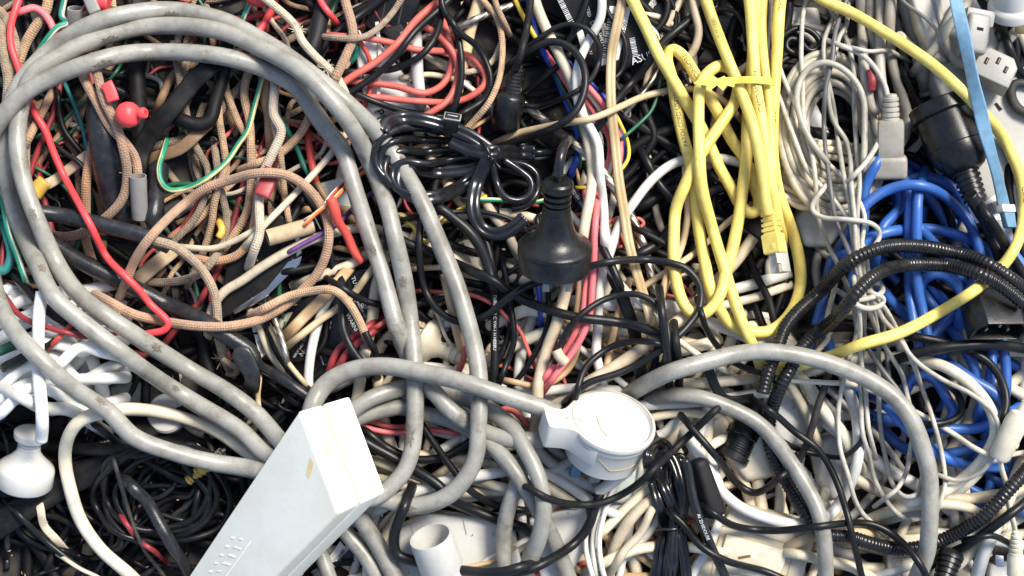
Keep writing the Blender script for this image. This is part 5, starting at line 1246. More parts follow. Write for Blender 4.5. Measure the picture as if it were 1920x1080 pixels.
# ---- black appliance inlet
z = hmax(1868, 600, 40) + 12
t = thing('appliance_inlet', 'black three pin inlet plug with open shroud at the right edge', 'inlet', 1866, 602, z, (.10, -.82, .52), math.radians(0))
bm = bmesh.new()
def loopv(s, zz): return [bm.verts.new((x * S * s, y * S * s, zz * S)) for x, y in ((-50, -22), (50, -22), (50, 16), (34, 34), (-34, 34), (-50, 16))]
L4 = [loopv(.95, -60), loopv(1, 0), loopv(1, 26), loopv(.88, 26), loopv(.84, -12)]
for a, b in zip(L4[:-1], L4[1:]):
    for i in range(6): bm.faces.new((a[i], a[(i + 1) % 6], b[(i + 1) % 6], b[i]))
bm.faces.new(L4[0]); bm.faces.new(L4[-1])
bmesh.ops.recalc_face_normals(bm, faces=bm.faces[:]); bevel_all(bm, 2.5 * S, 2, .6)
finish(bm, 'shroud', M['plastblack'], t)
for x, y in ((-22, -2), (0, 12), (22, -2)): block('pin', 'metal', (5, 10, 30), t, (x, y, 4), bev=1)
stamp(1866, 596, 44, z + 20)
# ---- yellow network cables
def Y(label, path, r=11.2, **k): return c('yellow', r, 'network_cable', label, path, cat='network cable', **k)
Y('yellow cable standing upright at the right of the yellow bundle', '1472 -30, 1465 0, 1460 50, 1455 125, 1450 200, 1447 270, 1450 307, 1462 365, 1482 420, 1497 482, 1500 535, 1487 577, 1465 606, 1440 621, 1397 620, 1370 607, 1346 578, 1330 540, 1322 495, 1312 432, 1305 370, 1295 307, 1283 265, 1270 212, 1258 145, 1250 107, 1260 92, 1279 104, 1302 140, 1318 165, 1345 208, 1372 262, 1398 300, 1414 345, 1424 375, 1420 396, 1404 400, 1388 385, 1372 352, 1350 313, 1330 270, 1310 232, 1285 190, 1260 147, 1235 105, 1210 50, 1187 0, 1174 -30', squash=.8)
ky = 'yellow cable standing upright at the right of the yellow bundle'
Y('short yellow cable passing down inside the yellow bundle', '1430 -30, 1428 20, 1428 75, 1434 140, 1442 200, 1446 270, 1452 340', r=10)
Y('yellow cable making the inner double loop of the bundle', '1414 -30, 1412 60, 1408 150, 1404 200, 1402 245, 1400 290, 1393 345, 1385 407, 1375 457, 1362 505, 1352 550, 1336 577, 1316 592, 1297 589, 1282 572, 1271 540, 1265 495, 1264 445, 1268 390, 1286 345, 1306 302, 1330 262, 1356 224, 1379 188, 1384 155, 1370 128, 1350 122, 1326 137, 1313 162, 1310 205, 1311 270, 1316 345, 1330 407, 1345 465, 1359 510, 1370 545, 1382 577, 1396 615, 1412 648, 1428 690', squash=.8)
Y('yellow cable dropping through the tie on the right of the plug cable', '1398 -30, 1405 0, 1410 75, 1417 150, 1427 212, 1434 270, 1442 330, 1452 380, 1460 420', r=11)
zb = hmax(1450, 440, 16)
t = plain_root('network_lead', 'yellow network cable ending in a clear plug with ribbed boot', 'network lead', 1448, 420, zb)
kc = root_cable(t, 'yellow', 11, '1318 -30, 1325 0, 1342 50, 1365 112, 1390 175, 1407 220, 1418 268, 1428 320, 1436 372, 1442 404')
CURVES['rjcord'] = CURVES[(t.name, t['label'])]
pz = hmax(1450, 440, 14) + 6
def part_at(o, x, y, z, ax, roll, t):
    o.rotation_euler = axis_rot(ax, roll); o.location = P(x, y, z); return in_root(o, t)
AX = (.14, -.97, .10)
b_ = lathe('boot', 'yellow', [(11, -14)] + grooved(14, 17, -10, 22, 4, 3) + [(19, 24), (19, 52), (17, 54)], None, seg=4, k=S * 1.15); part_at(b_, 1444, 412, pz, AX, math.radians(45), t)
for pl in b_.data.polygons: pl.use_smooth = False
b_ = block('plug_body', 'clear', (36, 26, 62), None, bev=3); part_at(b_, 1460, 482, pz, AX, 0, t)
b_ = block('latch', 'clear', (14, 4, 50), None, bev=1); part_at(b_, 1458, 470, pz + 17, (.14, -.95, .2), 0, t)
b_ = block('contact_strip', 'cardboard', (26, 2, 16), None, bev=.5); part_at(b_, 1466, 503, pz + 14, AX, 0, t)
b_ = block('wire_window', 'yellow', (28, 10, 12), None, bev=1); part_at(b_, 1455, 462, pz + 10, AX, 0, t)
stamp_line(1444, 412, 1466, 505, 14, pz + 16)
# tie
zt = max(hmax(1400, 152, 8) + 4, 40)
t_ = c('lime', 7, 'cable_tie', 'lime yellow tie strapped round the yellow bundle', '1318 158, 1345 154, 1370 151, 1400 149, 1430 150, 1452 154', kind='strap', stiff=10, cat='tie')
bmz = CURVES['lime yellow tie strapped round the yellow bundle'][0]
def tooth_tail(base, parent):
    bm = bmesh.new(); z = hmax(1345, 162, 12) + 2
    pts = [(1300, 156), (1312, 148), (1326, 152), (1336, 140), (1346, 148), (1358, 142), (1366, 150), (1380, 150), (1376, 164), (1364, 160), (1356, 170), (1344, 160), (1334, 168), (1322, 160)]
    tp = [bm.verts.new(P(x, y, z + (i % 2) * 3)) for i, (x, y) in enumerate(pts)]; bt = [bm.verts.new(P(x, y, z - 5)) for x, y in pts]
    bm.faces.new(tp); bm.faces.new(bt[::-1])
    for i in range(len(pts)): bm.faces.new((tp[i], bt[i], bt[(i + 1) % len(pts)], tp[(i + 1) % len(pts)]))
    return finish(bm, 'toothed_tail', M['lime'], parent, origin=base)
tooth_tail(CURVES['lime yellow tie strapped round the yellow bundle'][3], t_)
# long yellow
lyl = 'long yellow cable sweeping from the top right round the edge and back left'
Y(lyl, '1520 -20, 1547 0, 1595 22, 1665 65, 1740 115, 1802 170, 1840 208, 1877 250, 1898 290, 1912 330, 1919 375, 1916 425, 1902 466, 1876 502, 1848 528, 1820 550, 1765 585, 1690 622, 1615 645, 1565 665, 1502 684, 1470 690', r=11)
for k_, f, tx, fl in ((ky, .10, 'PATCH CORD', False), (ky, .19, 'PATCH CORD 1S', False), (ky, .52, 'PATCH CORD USO/1', False), (ky, .60, 'TECHNICAL', False), ('rjcord', .5, '180/150 D', False), ('yellow cable dropping through the tie on the right of the plug cable', .55, 'PATCH CORD', False), (lyl, .54, 'CORD  180', False)):
    text_on_cable(k_, tx, f, 'inkbrown', 1.12, roll=0, flip=fl)
# ---- blue strap with end fitting
t = plain_root('blue_strap', 'flat light blue strap with a clear blue end fitting at the right', 'strap', 1840, 200, hmax(1840, 200, 10))
root_cable(t, 'skyblue', 13, '1786 -40, 1794 0, 1803 45, 1812 90, 1824 150, 1836 200, 1846 245, 1858 290, 1870 335, 1884 390', part='strap', kind='strap', stiff=40, dive=False, rollf=lambda u: .55 * np.sin(u * 7.5) + .25 * np.sin(u * 17))
zs = hmax(1890, 405, 14) + 8
b_ = block('end_fitting', 'skyblue', (32, 14, 42), None, bev=3, top=(.75, 1)); part_at(b_, 1890, 408, zs, (.12, -.95, .2), 0, t)
b_ = block('fitting_collar', 'clear', (36, 18, 16), None, bev=3); part_at(b_, 1886, 392, zs, (.12, -.95, .2), 0, t)
stamp(1890, 405, 14, zs + 10)
# ---- white pin plug at left with cable
z = hmax(50, 880, 40) + 12
t = plain_root('power_lead', 'white cable and flared white plug hanging at the lower left', 'power lead', 56, 870, z)
p = lathe('plug', 'plugwhite', [(0, 0), (52, 0), (55, 4), (55, 34), (53, 40), (46, 46), (34, 58), (24, 72), (22, 80)] + grooved(22, 22, 80, 100, 2, 2) + [(30, 102), (32, 106), (32, 116), (28, 119), (14, 120)], None, seg=48)
p.rotation_euler = axis_rot((.22, .90, .36)); p.location = P(45, 908, z); in_root(p, t)
stamp_line(50, 890, 66, 840, 44, z + 40)
root_cable(t, 'brightwhite', 12, '76 826 50, 78 800 30, 77 765, 74 720, 72 680, 72 627, 74 585, 80 548', stiff=16)
l_ = 'cream white cable in a big open loop at the lower left'
c('creamlight', 12.5, 'extension_cable', l_, '280 1120, 246 1082, 187 1027, 150 972, 131 912, 123 862, 126 828, 142 796, 165 780, 195 772, 230 766, 290 771, 362 790, 405 808, 452 840, 500 880')
# yellow RCA
z = hmax(375, 885, 14) - 34
t = thing('audio_plug', 'small yellow ribbed plug with metal tip under the grey cables', 'plug', 372, 885, z + 8, (.72, .60, .25))
lathe('body', 'gold', grooved(10, 12, -28, 6, 4, 2) + [(15, 10), (16, 34), (13, 36)], t, seg=24)
lathe('tip', 'metal', [(10, 36), (10, 66), (8, 66), (8, 40), (3, 40), (3, 74), (0, 74)], t, seg=20)
stamp(375, 885, 12, z + 20)
# ---- middle black cords on top
c('black', 9, 'power_cable', 'thick black cord sloping down the middle under the arch cord', '740 440, 762 455, 805 472, 880 506, 930 530, 960 552, 1022 577, 1085 595, 1160 605, 1210 617, 1254 640, 1262 670')
c('black', 7, 'power_cable', 'long black cord winding from the grey coil across to the yellow loops and back', '794 395, 787 430, 786 470, 795 535, 817 577, 855 602, 905 595, 980 540, 1060 514, 1135 493, 1185 487, 1247 491, 1288 504, 1312 535, 1311 577, 1292 607, 1260 640, 1210 675, 1160 700, 1100 720, 1078 738')
c('black', 6, 'power_cable', 'black arch cord with a beige ferrule in the middle', '1047 662, 1060 627, 1090 590, 1135 560, 1185 551, 1222 564, 1245 595, 1253 640, 1243 688')
t_ = c('beige', 10, 'ferrule', 'grey beige ferrule at the left foot of the black arch cord', '1044 656, 1050 668, 1062 680', cat='ferrule')
c('black', 6, 'power_cable', 'black cord in a low arch above the white round plug', '1082 735, 1088 710, 1098 688, 1122 665, 1160 645, 1205 640, 1230 644')
c('black', 8, 'power_cable', 'thick black cord hanging above the tied black cord', '1240 575, 1246 620 -6, 1252 670 -20, 1254 720 -40, 1252 770 -40')
c('blackmatt', 8, 'power_cable', 'black cord hanging right of the thick black bundle', '1268 640, 1274 690 -30, 1272 740 -40, 1268 780 -40')
c('black', 6, 'power_cable', 'black cord behind the right arches under the yellow loops', '1316 590, 1325 620, 1345 650, 1365 672, 1400 690, 1430 700')
c('black', 5, 'power_cable', 'twin black cord crossing the right grey arches', '1328 690, 1340 720, 1354 745, 1380 752, 1402 748', kind='twin')
# ---- corrugated gooseneck
t = plain_root('gooseneck_cable', 'ribbed black gooseneck conduit looping at the right with a round handle', 'gooseneck', 1440, 760, hmax(1430, 760, 16))
gp = '1920 570, 1890 545, 1855 522, 1827 510, 1795 500, 1765 496, 1702 497, 1652 511, 1615 540, 1565 598, 1522 632, 1502 654, 1482 690, 1462 726, 1446 770, 1442 810, 1448 845, 1477 905, 1500 948, 1524 984, 1556 1004, 1590 1006, 1640 1022, 1690 1030, 1740 1022, 1790 1000, 1840 970, 1890 922, 1940 862, 1985 780, 2000 690, 1975 600, 1930 548, 1902 526, 1852 494, 1790 474, 1715 461, 1652 466, 1590 495, 1535 548, 1495 584, 1470 618, 1456 660, 1438 705, 1430 738'
root_cable(t, 'corr', 12.6, gp, part='conduit', mod='rib', sides=14, stiff=30, squash=.75)
zg = hmax(1415, 780, 14) + 4
AXG = (-.46, -.86, .12)
b_ = lathe('handle', 'gloss', [(12, -34), (21, -28), (23, -18), (23, 44), (20, 49), (15, 52)], None, seg=12); part_at(b_, 1424, 758, zg, AXG, 0, t)
b_ = lathe('threaded_end', 'plastblack', [(15, 48), (30, 52), (32, 58), (32, 72), (29, 75)] + grooved(30, 30, 76, 108, 6, 2.5) + [(33, 109), (33, 122), (27, 124), (25, 104), (0, 104)], None, seg=32); part_at(b_, 1424, 758, zg, AXG, 0, t)
b_ = block('lock_tab', 'plastblack', (14, 8, 34), None, bev=2); part_at(b_, 1354, 852, zg - 4, AXG, 0, t)
stamp_line(1430, 740, 1380, 850, 18, zg + 18)
c('black', 9, 'power_cable', 'smooth black cable beside the ribbed conduit in the lower right', '1700 1110, 1750 1056, 1815 1022, 1865 985, 1925 938, 1960 905')
t = thing('ribbed_plug', 'ribbed black plug end near the bottom right', 'plug', 1776, 1064, hmax(1776, 1064, 20) + 4, (-.35, -.85, .3))
lathe('body', 'plastblack', [(0, -36), (22, -34), (26, -26)] + grooved(26, 18, -24, 40, 6, 4) + [(10, 44)], t, seg=24)
c('black', 6, 'power_cable', 'black cord curving off the right edge at the bottom', '1838 1008, 1860 1004, 1885 1014, 1910 1032, 1950 1060')
# cream connector right, rib neck plug bottom right
z = hmax(1895, 815, 20)
t = thing('cream_connector', 'cream oval connector body with arrow marks at the right edge', 'connector', 1894, 815, z + 8, (.35, .86, .2))
lathe('body', 'creamlight', [(0, -52), (16, -52), (20, -46), (22, -10), (22, 30), (18, 44), (9, 50), (8, 70)], t, seg=32); stamp_line(1880, 855, 1905, 780, 18, z + 26)
for o_ in (-14, 14): block('raised_mark', 'cream', (8, 2, 9), t, (0, -22, o_), bev=.4)
z = hmax(1904, 1010, 14)
t = thing('ribbed_neck', 'cream ribbed cable neck at the lower right edge', 'cable neck', 1905, 1025, z + 6, (-.06, .93, .3))
lathe('neck', 'creamlight', [(16, -60), (16, -20)] + grooved(14, 10, -16, 30, 5, 2.5) + [(6, 32)], t, seg=24)
# ---- grey coil
A = '855 1110 0' 
coilp = ('760 1120, 740 1080, 717 1035, 680 980, 620 915, 560 880, 500 852, 450 806, 375 760, 300 712, 225 660, 150 602, 100 555, 68 490, 36 418, 16 345, 8 270, 14 215, 34 160, 75 110, 125 72, 188 40, 250 24, 312 19, 362 25, 425 41, 480 68, 530 98, 580 135, 630 176, 680 222, 712 256, 748 306, 790 377, 820 445, 852 520, 866 560, 886 640, 896 700, 898 760, 896 815, 894 848, 880 885, 850 922, 808 944, 767 950, 725 940, 690 930, 620 905, 540 840, 480 776, 425 734, 350 690, 275 644, 200 592, 150 552, 112 502, 74 424, 45 345, 32 270, 38 200, 62 140, 125 100, 188 72, 250 54, 312 47, 375 51, 425 62, 480 86, 555 126, 605 172, 652 230, 680 275, 722 370, 741 445, 757 520, 762 550, 774 650, 777 740, 776 810, 772 848, 760 882, 737 910, 700 934, 640 930, 560 910, 475 880, 400 866, 325 848, 250 820, 200 770, 137 727, 75 672, 28 622, 4 578, -14 520, -30 430, -34 340, -18 260, 8 215, 50 172, 112 140, 175 117, 237 101, 312 96, 375 99, 425 107, 480 124, 552 162, 592 214, 618 250, 640 278, 662 345, 687 420, 713 495, 724 540, 742 610 -6, 762 660 -48, 790 705 -48, 820 742 -20, 850 774 -30, 890 802 -62, 930 818 -52, 980 824 -40, 1030 820 -50, 1070 806 -75, 1110 780 -85, 1177 741 -70, 1220 716 -30, 1260 697 -8, 1335 675, 1385 663, 1440 659, 1502 666, 1565 684, 1627 712, 1677 748, 1707 786, 1732 847, 1742 885, 1745 935, 1743 985, 1738 1035, 1720 1085, 1705 1120')
gk = 'long thick grey cable coiled in three big loops'
# second grey cable
c('grey', 15, 'extension_cable', 'grey cable arching from the round plug down to the bottom right', '1120 800 -90, 1150 785 -90, 1180 766 -75, 1210 750 -50, 1260 741 -10, 1310 745, 1360 762, 1410 787, 1440 812, 1477 858, 1507 902, 1532 950, 1543 997, 1547 1047, 1547 1110', stiff=40)
c('grey', 15, 'extension_cable', 'grey cable rising at the bottom left of the double loop', '955 1110, 948 1060, 945 1010, 949 965, 962 920, 978 880, 985 840 -30', stiff=30)
c('grey', 15.5, 'extension_cable', 'grey cable passing behind the coil and bending down in the middle', '610 850, 640 808, 676 782, 717 768, 755 762, 797 775, 842 787, 880 805, 917 832, 955 870, 985 915, 1017 972, 1042 1025, 1074 1100', stiff=40)
c('grey', 14, 'extension_cable', 'short grey cable emerging below the white box', '560 960, 590 1010, 606 1050, 628 1110', stiff=40)
c('grey', 15, 'extension_cable', 'second grey cable emerging below the white box', '600 930, 645 992, 690 1050, 716 1110', stiff=40)
t_plug = plain_root('power_lead', 'thick grey cable arching into a large round white plug in the middle', 'power lead', 1140, 800, 200)
root_cable(t_plug, 'grey', 16, '970 1110, 990 1060, 1010 1010, 1020 955, 1012 900, 990 850, 955 798, 905 762, 855 742, 805 732, 760 728, 710 740, 665 766, 640 800, 605 850, 560 900', stiff=40, sides=18, key='plugcord_lower')
c('grey', 16.6, 'extension_cable', gk, coilp, stiff=44, squash=.8, sides=18)
for f_, L_, a0, a1, sd_ in ((.572, 46, -.2, 1.3, 1), (.588, 40, 0, 1.4, 2), (.600, 40, -.3, 1.0, 3), (.30, 26, .2, 1.1, 4), (.325, 34, -.6, .3, 5), (.255, 20, -1, -.2, 6), (.46, 40, .3, 1.2, 7), (.125, 30, .2, 1.2, 8), (.06, 50, .4, 1.3, 9), (.42, 24, -.5, .5, 10), (.73, 40, .3, 1.2, 11), (.68, 30, 0, 1, 12), (.52, 34, .1, 1.2, 13), (.545, 26, -.4, .6, 14), (.20, 40, .2, 1.2, 15), (.385, 30, -.2, .9, 16), (.44, 22, .3, 1.1, 17), (.80, 30, -.3, .7, 18), (.09, 24, 0, .9, 19), (.64, 26, .2, 1.1, 20)):
    patch(gk, f_, L_, a0, a1, sd_)
# ---- plug cord with round white plug
zp = hmax(1130, 810, 60)
zp = min(zp, 420)
t = t_plug
root_cable(t, 'grey', 17.2, '600 850 -40, 584 800 -20, 586 765, 604 730, 635 705, 680 689, 730 686, 805 700, 880 720, 960 747, 1010 763, 1046 776', stiff=46, squash=.8, sides=18, key='plugcord')
Cc = CURVES[(t.name, 'plugcord')][0]
zc = max(Cc[-1][2] / S, 0) + 12
AXP = (.20, .75, .61)
pl = lathe('body', 'plugwhite', [(0, -86), (66, -86), (73, -80), (78, -26), (80, -18), (82, -14), (82, -5), (84, -3), (85, 2), (83.5, 8), (80, 9.5), (76, 8), (73, 3), (0, 2.5)], None, seg=64)
pl.rotation_euler = axis_rot(AXP); pl.location = P(1147, 793, zc + 6); in_root(pl, t)
for pg in pl.data.polygons: pass
def plug_piece(name, m, build, rollv=0):
    o = build; o.rotation_euler = axis_rot(AXP, rollv); o.location = P(1147, 793, zc + 6); return in_root(o, t)
def flat_poly(name, m, pts, z0, z1, bev=1.2):
    S_ = S * .98; bm = bmesh.new(); tp = [bm.verts.new((x * S_, y * S_, z1 * S_)) for x, y in pts]; bt = [bm.verts.new((x * S_, y * S_, z0 * S_)) for x, y in pts]
    bm.faces.new(tp); bm.faces.new(bt[::-1]); n = len(pts)
    for i in range(n): bm.faces.new((tp[i], bt[i], bt[(i + 1) % n], tp[(i + 1) % n]))
    bmesh.ops.recalc_face_normals(bm, faces=bm.faces[:]); bevel_all(bm, bev * S, 2)
    return finish(bm, name, M[m])
# cord clamp to the left of the disc (local x runs to the right of the picture, y up it)
plug_piece('x', 0, flat_poly('cord_clamp', 'plugwhite', [(-44, 68), (-56, 57), (-66, 47), (-74, 39), (-82, 33), (-90, 31), (-102, 33), (-119, 37), (-122, 34), (-124, 12), (-124, -10), (-120, -14), (-104, -16), (-92, -18), (-82, -22), (-74, -30), (-66, -41), (-56, -54), (-44, -66), (-30, -30), (-30, 30)], -44, 8, 4))
def relief(name, pts, z_, w=1.5, m='stain'):
    sp, _ = spline([(x, y, 0) for x, y in pts], 3); CC = np.stack([sp[:, 0] * S * .98, sp[:, 1] * S * .98, np.full(len(sp), z_ * S * .98)], 1)
    plug_piece('x', 0, sweep(CC, np.full(len(CC), w * S), name, M[m], t, sides=6, origin=(0, 0, 0)))
relief('clamp_edge', [(-54, 55), (-66, 43), (-76, 33), (-88, 27), (-104, 29), (-118, 31), (-119, 12), (-119, -8), (-104, -11), (-88, -13), (-78, -20), (-68, -32), (-58, -46)], 8.0, .9, 'plugshade')
relief('raised_line', [(-34, 60), (-46, 46), (-40, 28), (-26, 8), (-27, -16), (-20, -36)], 3.2, 1.6, 'plugshade')
relief('raised_line', [(-100, 4), (-84, 6), (-66, 4), (-44, 2), (-28, 0)], 3.4, 1.2, 'plugshade')
relief('raised_line', [(-96, 24), (-82, 26), (-66, 36), (-50, 52)], 8, 1.1, 'plugshade')
tm = text_mesh('AUSTRAL', 9)
bm = bmesh.new(); bm.from_mesh(tm); bmesh.ops.transform(bm, matrix=Matrix.Translation((-88 * S, 4 * S, 8.6 * S)) @ Matrix.Rotation(math.radians(-12), 4, 'Z') @ Matrix.Scale(S, 4), verts=bm.verts); bm.to_mesh(tm); bm.free()
tm.name = 'embossed_text'; o_ = bpy.data.objects.new('embossed_text', tm); COL.objects.link(o_); tm.materials.append(M['inkgrey']); plug_piece('x', 0, o_)
sz_ = lambda a: float(np.interp(a, [-2.75, -2.35, -2.0, -1.75, -1.3, -.6], [-8, -14, -34, -52, -50, -40]))
sr_ = lambda z_: float(np.interp(z_, [-80, -26, -18, -4], [73, 78, 80, 82])) * .93 + .6
seam = [(sr_(sz_(a)) * math.cos(a), sr_(sz_(a)) * math.sin(a), sz_(a) * .93) for a in np.linspace(-2.75, -.6, 40)]
CC = np.array([Vector(v) * S for v in seam]); sm_ = sweep(CC, np.full(len(CC), .8 * S), 'seam', M['seamdirt'], t, sides=6, origin=(0, 0, 0)); sm_.rotation_euler = axis_rot(AXP); sm_.location = P(1147, 793, zc + 6); in_root(sm_, t)
for x, y, m_ in ((-10, -22, 'plastgrey'), (-42, -6, 'skyblue')):
    b_ = block('pin', m_, (22, 9, 46), None, bev=1); b_.rotation_euler = axis_rot(AXP); b_.location = P(1147, 793, zc + 6) + axis_rot(AXP).to_matrix() @ Vector((x * S, y * S, -104 * S)); in_root(b_, t)
rim = np.array([Vector((78 * S * .93 * math.cos(a), 78 * S * .93 * math.sin(a), 9 * S * .93)) for a in np.linspace(0, 2 * math.pi, 60)])
o_ = sweep(rim, np.full(60, 1.3 * S), 'rim_line', M['plugshade'], t, sides=6, origin=(0, 0, 0)); o_.rotation_euler = axis_rot(AXP); o_.location = P(1147, 793, zc + 6); in_root(o_, t)
stamp(1147, 800, 66, zc + 30)
t_ = thing('white_tube', 'short white tube under the pins of the round white plug', 'tube', 1150, 902, hmax(1150, 902, 8) + 6, (.74, .58, .2))
lathe('tube', 'plugwhite', [(0, -40), (11, -40), (12, -36), (12, 40), (0, 40)], t_, seg=24)
# ---- tied black flat cord bottom middle
t = plain_root('folded_lead', 'glossy black flat cord folded and tied at the bottom middle', 'lead', 1250, 990, hmax(1250, 990, 20))
FL = ['1222 1110, 1232 1060, 1240 1020, 1246 992, 1236 950, 1224 905, 1214 868, 1218 842, 1235 828, 1251 838, 1255 866, 1253 910, 1252 950, 1252 992, 1246 1040, 1240 1110',
      '1256 1110, 1258 1040, 1262 992, 1266 940, 1266 890, 1272 856, 1284 866, 1285 900, 1281 950, 1270 992, 1272 1040, 1278 1110',
      '1290 1110, 1284 1050, 1274 992, 1262 950, 1244 910, 1233 876, 1242 850, 1256 856, 1270 890, 1276 950, 1266 992, 1262 1040, 1262 1110']
for i, p in enumerate(FL): root_cable(t, 'gloss', 5.6, p, part='cord_strand', kind='twin', sides=20, stiff=12, squash=.8, key='fold%d' % i)
zt = hmax(1256, 992, 12)
ring = [(1228 + 28 + 34 * math.cos(a), 992 + 5 * math.sin(a), zt - 18 + 22 * abs(math.sin(a / 2 + .1))) for a in np.linspace(0, math.pi, 14)]
root_cable(t, 'gloss', 2.6, [(x, y, zz) for x, y, zz in [(1232, 992, zt - 10), (1238, 992, zt + 2), (1256, 993, zt + 6), (1274, 991, zt + 2), (1281, 990, zt - 12)]], part='tie', zfix=0, key='tie')
zz = hmax(1318, 908, 20)
t = plain_root('power_lead', 'black printed cord running to the bottom from a tapered black plug', 'power lead', 1316, 910, zz)
b_ = block('plug', 'mattblack', (46, 40, 120), None, bev=12, seg=3, top=(.7, .75)); part_at(b_, 1324, 914, zz + 4, (-.28, .90, .15), 0, t)
stamp_line(1310, 860, 1336, 965, 18, zz + 22)
root_cable(t, 'gloss', 9, '1284 862 4, 1290 880 2, 1294 905, 1302 945, 1318 990, 1336 1030, 1356 1070, 1372 1110', key='zh')
text_on_cable((t.name, 'zh'), 'AI ZHIDOUSE', .16, 'inkwhite', .95)
text_on_cable((t.name, 'zh'), '2HOUNSE', .52, 'inkwhite', .95)
# black cords bottom right over the top
c('black', 9, 'power_cable', 'thick black cord leaving the white case at the bottom', '950 1078, 1000 1066, 1045 1040, 1080 1015, 1104 985, 1116 950, 1126 925')
c('black', 10, 'power_cable', 'black cord bending along the bottom edge of the white panel', '758 950, 746 980, 738 1010, 744 1040, 775 1052, 805 1060, 880 1070, 942 1072, 975 1064')
c('blackmatt', 7, 'power_cable', 'dark grey cord sagging below the round white plug', '1000 920, 1030 936, 1072 946, 1122 944, 1185 915, 1235 872, 1280 828, 1306 804, 1340 770')
c('black', 7, 'power_cable', 'black cord hanging in a curve below the gooseneck end', '1290 795, 1304 812, 1347 860, 1385 908, 1415 925, 1440 914, 1462 896')
c('black', 7, 'power_cable', 'black cord leaving right from the tied cord to the bottom', '1262 965, 1282 984, 1312 1022, 1362 1052, 1440 1073, 1480 1090')
c('black', 7, 'power_cable', 'black cord crossing level above the wall plate then down', '1336 962, 1372 985, 1440 994, 1515 990, 1590 981, 1640 985, 1690 1015, 1727 1060, 1748 1110')
c('black', 6.5, 'power_cable', 'black cord falling down through the lower right adapters', '1440 768, 1455 778, 1490 810, 1535 845, 1565 892, 1587 960, 1602 1022, 1626 1110')
# ---- black folded appliance cord with disc plug
zz = hmax(1040, 460, 60)
t = plain_root('power_lead', 'shiny black folded cord with a flared black wall plug in the upper middle', 'power lead', 1000, 400, zz)
BL = ['1008 330, 985 322, 950 312, 915 306, 870 318, 830 322, 790 318, 766 306, 754 318, 750 340, 762 360, 786 370, 820 368, 858 354, 890 332, 918 308',
      '918 300, 880 292, 840 300, 796 308, 760 304, 738 316, 736 340, 750 358, 772 364',
      '960 392, 990 384, 1008 358, 1006 328, 984 310, 950 304, 915 298, 870 282, 826 282, 784 286, 748 284, 726 300, 722 326, 738 348',
      '925 292, 880 276, 838 264, 792 262, 752 262, 722 276, 712 300, 718 328, 734 342',
      '945 300, 972 318, 996 340, 992 366, 968 376, 944 366, 930 340, 918 300, 880 262, 836 248, 790 240, 748 242, 716 258, 702 284, 706 312, 722 332',
      '925 286, 884 256, 840 238, 796 226, 758 222, 728 228, 716 246',
      '918 292, 902 325, 890 360, 888 398, 902 428, 930 440, 962 428, 985 408',
      '846 262, 884 280, 930 286, 970 286, 1004 287']
for i, p in enumerate(BL): root_cable(t, 'gloss', 7.4 if i < 7 else 8, p, part='cord_strand', kind='twin' if i in (0, 5, 6, 7) else 'round', sides=18, stiff=14, squash=.5, flat=.8, key='bl%d' % i)
zk = hmax(916, 285, 14)
root_cable(t, 'gloss', 2.4, [(900, 262, zk - 10), (908, 270, zk + 3), (916, 284, zk + 6), (922, 300, zk + 3), (918, 316, zk - 10)], part='tie', zfix=0, key='tie1')
root_cable(t, 'gloss', 2.2, [(918, 284, zk + 4), (934, 276, zk + 8), (936, 290, zk + 8), (926, 300, zk + 6), (940, 316, zk + 4)], part='tie', zfix=0, key='tie2')
zz = max(zz, hmax(1042, 340, 20))
AXB = (.03, .86, .50)
base = P(1040, 474, zz + 34)
def bp(o): o.rotation_euler = axis_rot(AXB); o.location = base; return in_root(o, t)
shrink = lambda pr: [(r * 1.07, z * .77) for r, z in pr]
bp(lathe('plug_body', 'plastblack', shrink([(0, -44), (59, -44), (63, -40), (65.5, 8), (64, 12), (65.5, 15), (65.5, 19), (63.5, 23), (58, 27), (50, 33), (42, 43), (36, 56), (31.5, 72), (28.5, 88), (26.5, 104), (25.5, 112)]), None, seg=64))
bp(lathe('strain_relief', 'plastblack', shrink([(25, 110), (25, 122)] + grooved(24, 24, 122, 168, 3, 6) + [(25, 170), (27, 173), (27, 190), (24, 195), (10, 196)]), None, seg=40))
C7 = CURVES[(t.name, 'bl7')][0]; tail = base + axis_rot(AXB).to_matrix() @ Vector((0, 0, 192 * .77 * .93 * S)); tdir = axis_rot(AXB).to_matrix() @ Vector((0, 0, 1))
p0 = Vector(C7[-3]); d0 = Vector(C7[-3] - C7[-12]).normalized(); q1 = tail + tdir * 16 * S
jj = []
for u in np.linspace(0, 1, 26):
    L0 = (q1 - p0).length
    jj.append(np.array((1 - u) ** 3 * p0 + 3 * (1 - u) ** 2 * u * (p0 + d0 * L0 * .5) + 3 * (1 - u) * u * u * (q1 + tdir * L0 * .45) + u ** 3 * q1))
jj.append(np.array(tail - tdir * 4 * S))
sweep(np.array(jj), np.full(len(jj), 8.5 * S), 'cord_strand', M['gloss'], t, kind='round', sides=16, origin=tuple(t.location))
for x in (-14, 26): b_ = block('pin', 'plastgrey', (13, 4, 40), None, bev=.8); b_.rotation_euler = axis_rot(AXB); b_.location = base + axis_rot(AXB).to_matrix() @ Vector((x * S, -20 * S, -48 * S)); in_root(b_, t)
stamp_line(1040, 480, 1042, 350, 30, zz + 60)
z = hmax(850, 222, 16)
t = thing('wire_clip', 'small black plug clip with bright rim joining black wires', 'clip', 848, 224, z + 10, (.10, .62, .74), math.radians(-12))
block('body', 'plastblack', (30, 22, 46), t, (0, 0, -18), bev=4)
block('rim', 'plastgrey', (34, 20, 4), t, (0, 0, 7), bev=2)
block('socket', 'void', (29, 15, 2), t, (0, 0, 8.6), bev=.5)
